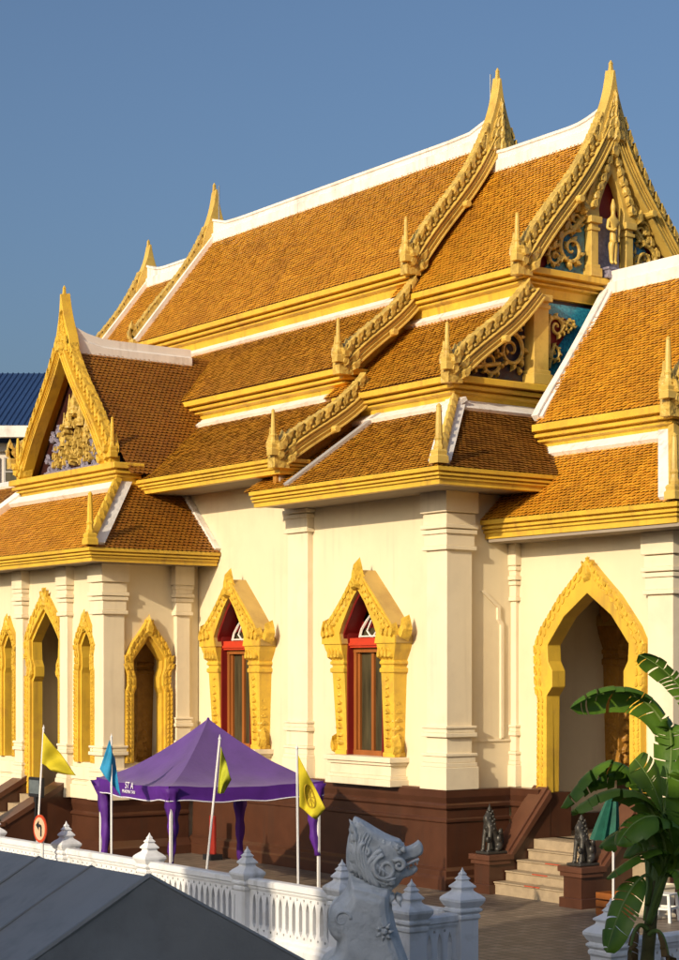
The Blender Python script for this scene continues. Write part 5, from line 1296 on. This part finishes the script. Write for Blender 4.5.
# control points as (right, up, away) from the stem foot
BL = M['leaf']; BY = M['leaf_light']
for path, wd_, mt, sd, sp_, ti, dr, ba in (
    ([(.05, 1.62, 0), (.30, 3.2, .1), (.95, 3.3, .2), (.45, 4.05, .2), (-.02, 4.22, .1)], .15, BL, 5, .6, -.5, .5, .55),
    ([(.05, 1.62, 0), (.45, 2.9, .2), (.55, 3.75, .2), (-.10, 4.10, .1), (-.70, 3.70, 0)], .21, BL, 3, .95, -.75, .9, .38),
    ([(.05, 1.62, .1), (.25, 2.8, .4), (.0, 3.45, .4), (-.40, 3.25, .4), (-.75, 2.70, .35)], .25, BL, 12, .5, -.3, .8, .22),
    ([(.08, 1.62, 0), (.30, 2.55, -.2), (.12, 2.95, -.3), (-.12, 3.22, -.3)], .19, BY, 21, .1, .95, .2, .34),
    ([(.05, 1.62, -.05), (.38, 2.75, -.15), (-.05, 3.05, -.3), (-.40, 3.0, -.35), (-.74, 2.72, -.4)], .25, BY, 11, .3, -.2, .65, .24),
    ([(.05, 1.62, -.05), (.42, 2.55, -.3), (.20, 2.80, -.5), (-.15, 2.80, -.6), (-.34, 2.42, -.65)], .25, BL, 31, .25, .1, .6, .22),
    ([(.05, 1.62, -.05), (.32, 2.45, -.3), (.05, 2.50, -.45), (-.42, 2.10, -.5)], .21, BL, 41, .25, -.2, .6, .28),
    ([(.03, 1.80, -.1), (.10, 2.30, -.4), (-.14, 2.18, -.6), (-.30, 1.95, -.65), (-.44, 1.42, -.65)], .19, BL, 43, .12, .35, .5, .45),
    ([(.05, 1.62, -.1), (.22, 2.60, -.3), (.60, 2.70, -.5), (.95, 2.2, -.6)], .26, BL, 51, .4, .2, .7, .2),
    ([(.05, 1.62, .1), (.25, 2.95, .3), (.65, 3.1, .4), (1.05, 2.6, .4)], .24, BL, 61, .4, .1, .7, .2),
    ([(.05, 1.62, .1), (.30, 2.50, .3), (.62, 2.45, .3), (.95, 1.95, .3)], .22, BL, 63, .4, .1, .7, .2),
    ([(.05, 1.62, .1), (.20, 2.55, .4), (-.05, 2.62, .5), (-.35, 2.30, .5)], .20, BL, 71, .5, .1, .9, .25),
    ([(.05, 1.62, .1), (.35, 2.75, .3), (.75, 3.5, .3), (1.0, 3.5, .2)], .2, BL, 73, .4, -.2, .7, .3),
    ([(.05, 1.62, -.1), (.15, 2.25, -.35), (.30, 2.45, -.5), (.42, 1.9, -.6), (.46, 1.35, -.6)], .19, BL, 91, .3, .2, .6, .28),
    ([(.05, 1.62, -.1), (.30, 2.2, -.3), (.15, 2.75, -.4), (-.10, 2.6, -.5)], .2, BY, 93, .3, .3, .5, .28),
    ([(.05, 1.62, .0), (.18, 2.5, .1), (.40, 3.3, .1), (.25, 3.6, .1)], .18, BL, 95, .4, .6, .4, .3),
    ([(.05, 1.62, 0), (.32, 2.4, -.2), (.45, 2.85, -.3), (.30, 3.25, -.35)], .18, BL, 81, .3, .5, .4, .25),
    ([(.05, 1.62, 0), (.30, 2.5, .1), (.45, 2.9, .1), (.15, 2.75, .0), (-.2, 2.25, -.1)], .2, BL, 83, .4, -.1, .8, .3),
    ([(.05, 1.62, .1), (.35, 2.3, .2), (.50, 2.6, .3), (.62, 2.3, .3), (.70, 1.7, .3)], .2, BL, 87, .4, .3, .8, .25),
    ([(.05, 1.62, .1), (.30, 2.7, .5), (.35, 3.2, .6), (-.1, 3.1, .6), (-.45, 2.9, .6)], .2, BL, 89, .4, -.3, .7, .3)):
    banana_leaf(path, wd_ * 1.15, mt, sd, min(.95, sp_ + .3), ti, dr, ba)

M_dry = mat('dry_banana_leaf', (.20, .13, .05), .8, .4, 6, bump=.3, bscale=14)
for path, wd_, sd in (([(.04, 1.55, -.05), (-.10, 1.75, -.15), (-.20, 1.35, -.18), (-.12, .75, -.15)], .10, 101), ([(.06, 1.5, -.05), (.20, 1.7, -.15), (.28, 1.2, -.2), (.22, .7, -.18)], .10, 103)):
    banana_leaf(path, wd_, M_dry, sd, .8, .5, 1.2, .2)
# ---- closed green parasol, white stool and pots in the sunlit corner behind the fence
pa = thing('parasol', 'closed green parasol on a thin pole beside the porch stairs', 'parasol', (-2.72, -7.12, GZ))
m = MB(); m.tube([(0, 0, 0), (0, 0, 2.32)], .018, 6); m.lathe((0, 0, 0), [(.2, 0), (.2, .04), (.05, .08), (.03, .2)], 12); LB(m, 'pole', M['whitemetal'], pa)
m = MB(); rings = []
for i in range(10):
    q = i / 9; rr = lerp(.03, .17, q ** .7)
    rings.append([(rr * (1 + .28 * math.cos(j * math.pi)) * math.cos(6.2832 * j / 16) - .10 * q, rr * (1 + .28 * math.cos(j * math.pi)) * math.sin(6.2832 * j / 16) + .08 * q, 2.28 - .68 * q) for j in range(16)])
m.loft(rings); LB(m, 'folded_cloth', M['parasol'], pa)
st = thing('stool', 'white plastic stool standing in the sun behind the right fence', 'stool', (.10, -5.42, GZ), R(20))
m = MB(); m.box(-.17, .17, -.17, .17, .43, .46); LB(m, 'seat', M['plastic_white'], st, bevel=.01)
for a in (-1, 1):
    for b in (-1, 1):
        m = MB(); m.loft([[(a * .19 + x * .022, b * .19 + y * .022, 0) for x, y in ((-1, -1), (1, -1), (1, 1), (-1, 1))], [(a * .15 + x * .022, b * .15 + y * .022, .43) for x, y in ((-1, -1), (1, -1), (1, 1), (-1, 1))]]); LB(m, 'leg', M['plastic_white'], st)
m = MB()
for a in (-1, 1): m.box(a * .168 - .012, a * .168 + .012, -.15, .15, .2, .24); m.box(-.15, .15, a * .168 - .012, a * .168 + .012, .202, .238)
LB(m, 'stretcher', M['plastic_white'], st)
pb = thing('storage_box', 'cream storage box with a flared rim beside the white stool behind the fence', 'box', (.35, -4.95, GZ))
m = MB(); m.square((0, 0, 0), [(.26, 0), (.26, .05), (.23, .08), (.25, .48), (.28, .50), (.28, .55), (.23, .55), (.22, .50)]); LB(m, 'box', M['cream_trim'], pb, bevel=.01)
cr = thing('wooden_crate', 'brown wooden crate beside the cream box behind the right fence', 'crate', (-.15, -4.55, GZ))
m = MB(); m.box(-.2, .2, -.22, .22, 0, .03)
for z in (.04, .17, .30): 
    m.box(-.22, -.2, -.22, .22, z, z + .1); m.box(.2, .22, -.22, .22, z, z + .1); m.box(-.2, .2, -.22, -.2, z, z + .1); m.box(-.2, .2, .2, .22, z, z + .1)
LB(m, 'slats', M['wood'], cr)

# ---- blue roofed building far behind
bb = thing('background_building', 'pale building with a blue metal roof far behind the left gable', 'building', CAMPOS.xy.to_3d() + fwd * 58 + rgt * -9 + Vector((0, 0, GZ)), -YAW)
m = MB(); m.box(-9, 7.5, 0, 12, 0, 11.0); LB(m, 'wall', M['bg_wall'], bb)
m = MB(); m.add([(-9.5, -.9, 11.66), (8, -.9, 11.66), (8, 5.5, 14.3), (-9.5, 5.5, 14.3), (-9.5, 12.9, 11.66), (8, 12.9, 11.66)], [(0, 1, 2, 3), (3, 2, 5, 4)])
rf = LB(m, 'roof', M['blueroof'], bb)
m = MB()
for i in range(96):
    x = -9.4 + .18 * i; m.loft([[(x - .03, -.9, 11.67), (x, -.9, 11.70), (x + .03, -.9, 11.67)], [(x - .03, 5.5, 14.31), (x, 5.5, 14.34), (x + .03, 5.5, 14.31)]])
LB(m, 'roof_ribs', M['blueroof'], rf)
m = MB(); m.box(-9.5, 8, -.95, -.7, 11.30, 11.65); LB(m, 'fascia', M['white'], bb)
m = MB(); m.box(-9, 7.5, -.2, -.02, 10.95, 11.2); LB(m, 'soffit_band', M['grey_wall'], bb)
for x in (-8.2, -5.6, -3.0, -1.45, 1.0, 3.4):
    m = MB(); m.box(x, x + 1.3, -.06, .02, 9.95, 10.7); w_ = LB(m, 'window', M['glass'], bb)
    m = MB(); m.box(x - .08, x + 1.38, -.14, -.0, 9.84, 9.95); m.box(x - .06, x, -.08, .0, 9.95, 10.76); m.box(x + 1.3, x + 1.36, -.08, 0, 9.95, 10.76); m.box(x, x + 1.3, -.085, -.065, 10.3, 10.34); LB(m, 'window_frame', M['grey_wall'], w_)

# ---- unseen block added outside the frame, stepped heights and gap shape the foreground shade
sh = thing('foreground_shade_block', 'pale unseen block added left of the camera to shade the foreground', 'building', (-27, -14, GZ))
hs_ = [(-9.2, -10.95, 10.4), (-10.95, -12.75, 5.0), (-12.75, -14.0, 10.6), (-14.0, -16.6, 9.6), (-16.6, -27, 9.9)]
for y0, y1, h in hs_:
    m = MB(); m.box(-2.0, 0, y1 + 14, y0 + 14 - .001, 0, h); m.box(-2.06, .06, y1 + 14, y0 + 14 - .002, h, h + .15); LB(m, 'wall', M['shade_block_wall'], sh)
for k in range(3):  # windows and sills dress the added shade block
    for z in (3.4, 6.6):
        y = -17.4 - 3.2 * k; m = MB(); m.box(-.02, .03, y + 14 - 1.4, y + 14, z, z + 1.4); w_ = LB(m, 'window', M['glass'], sh)
        m = MB(); m.box(-.02, .06, y + 14 - 1.5, y + 14 + .1, z - .1, z); LB(m, 'sill', M['white'], w_)
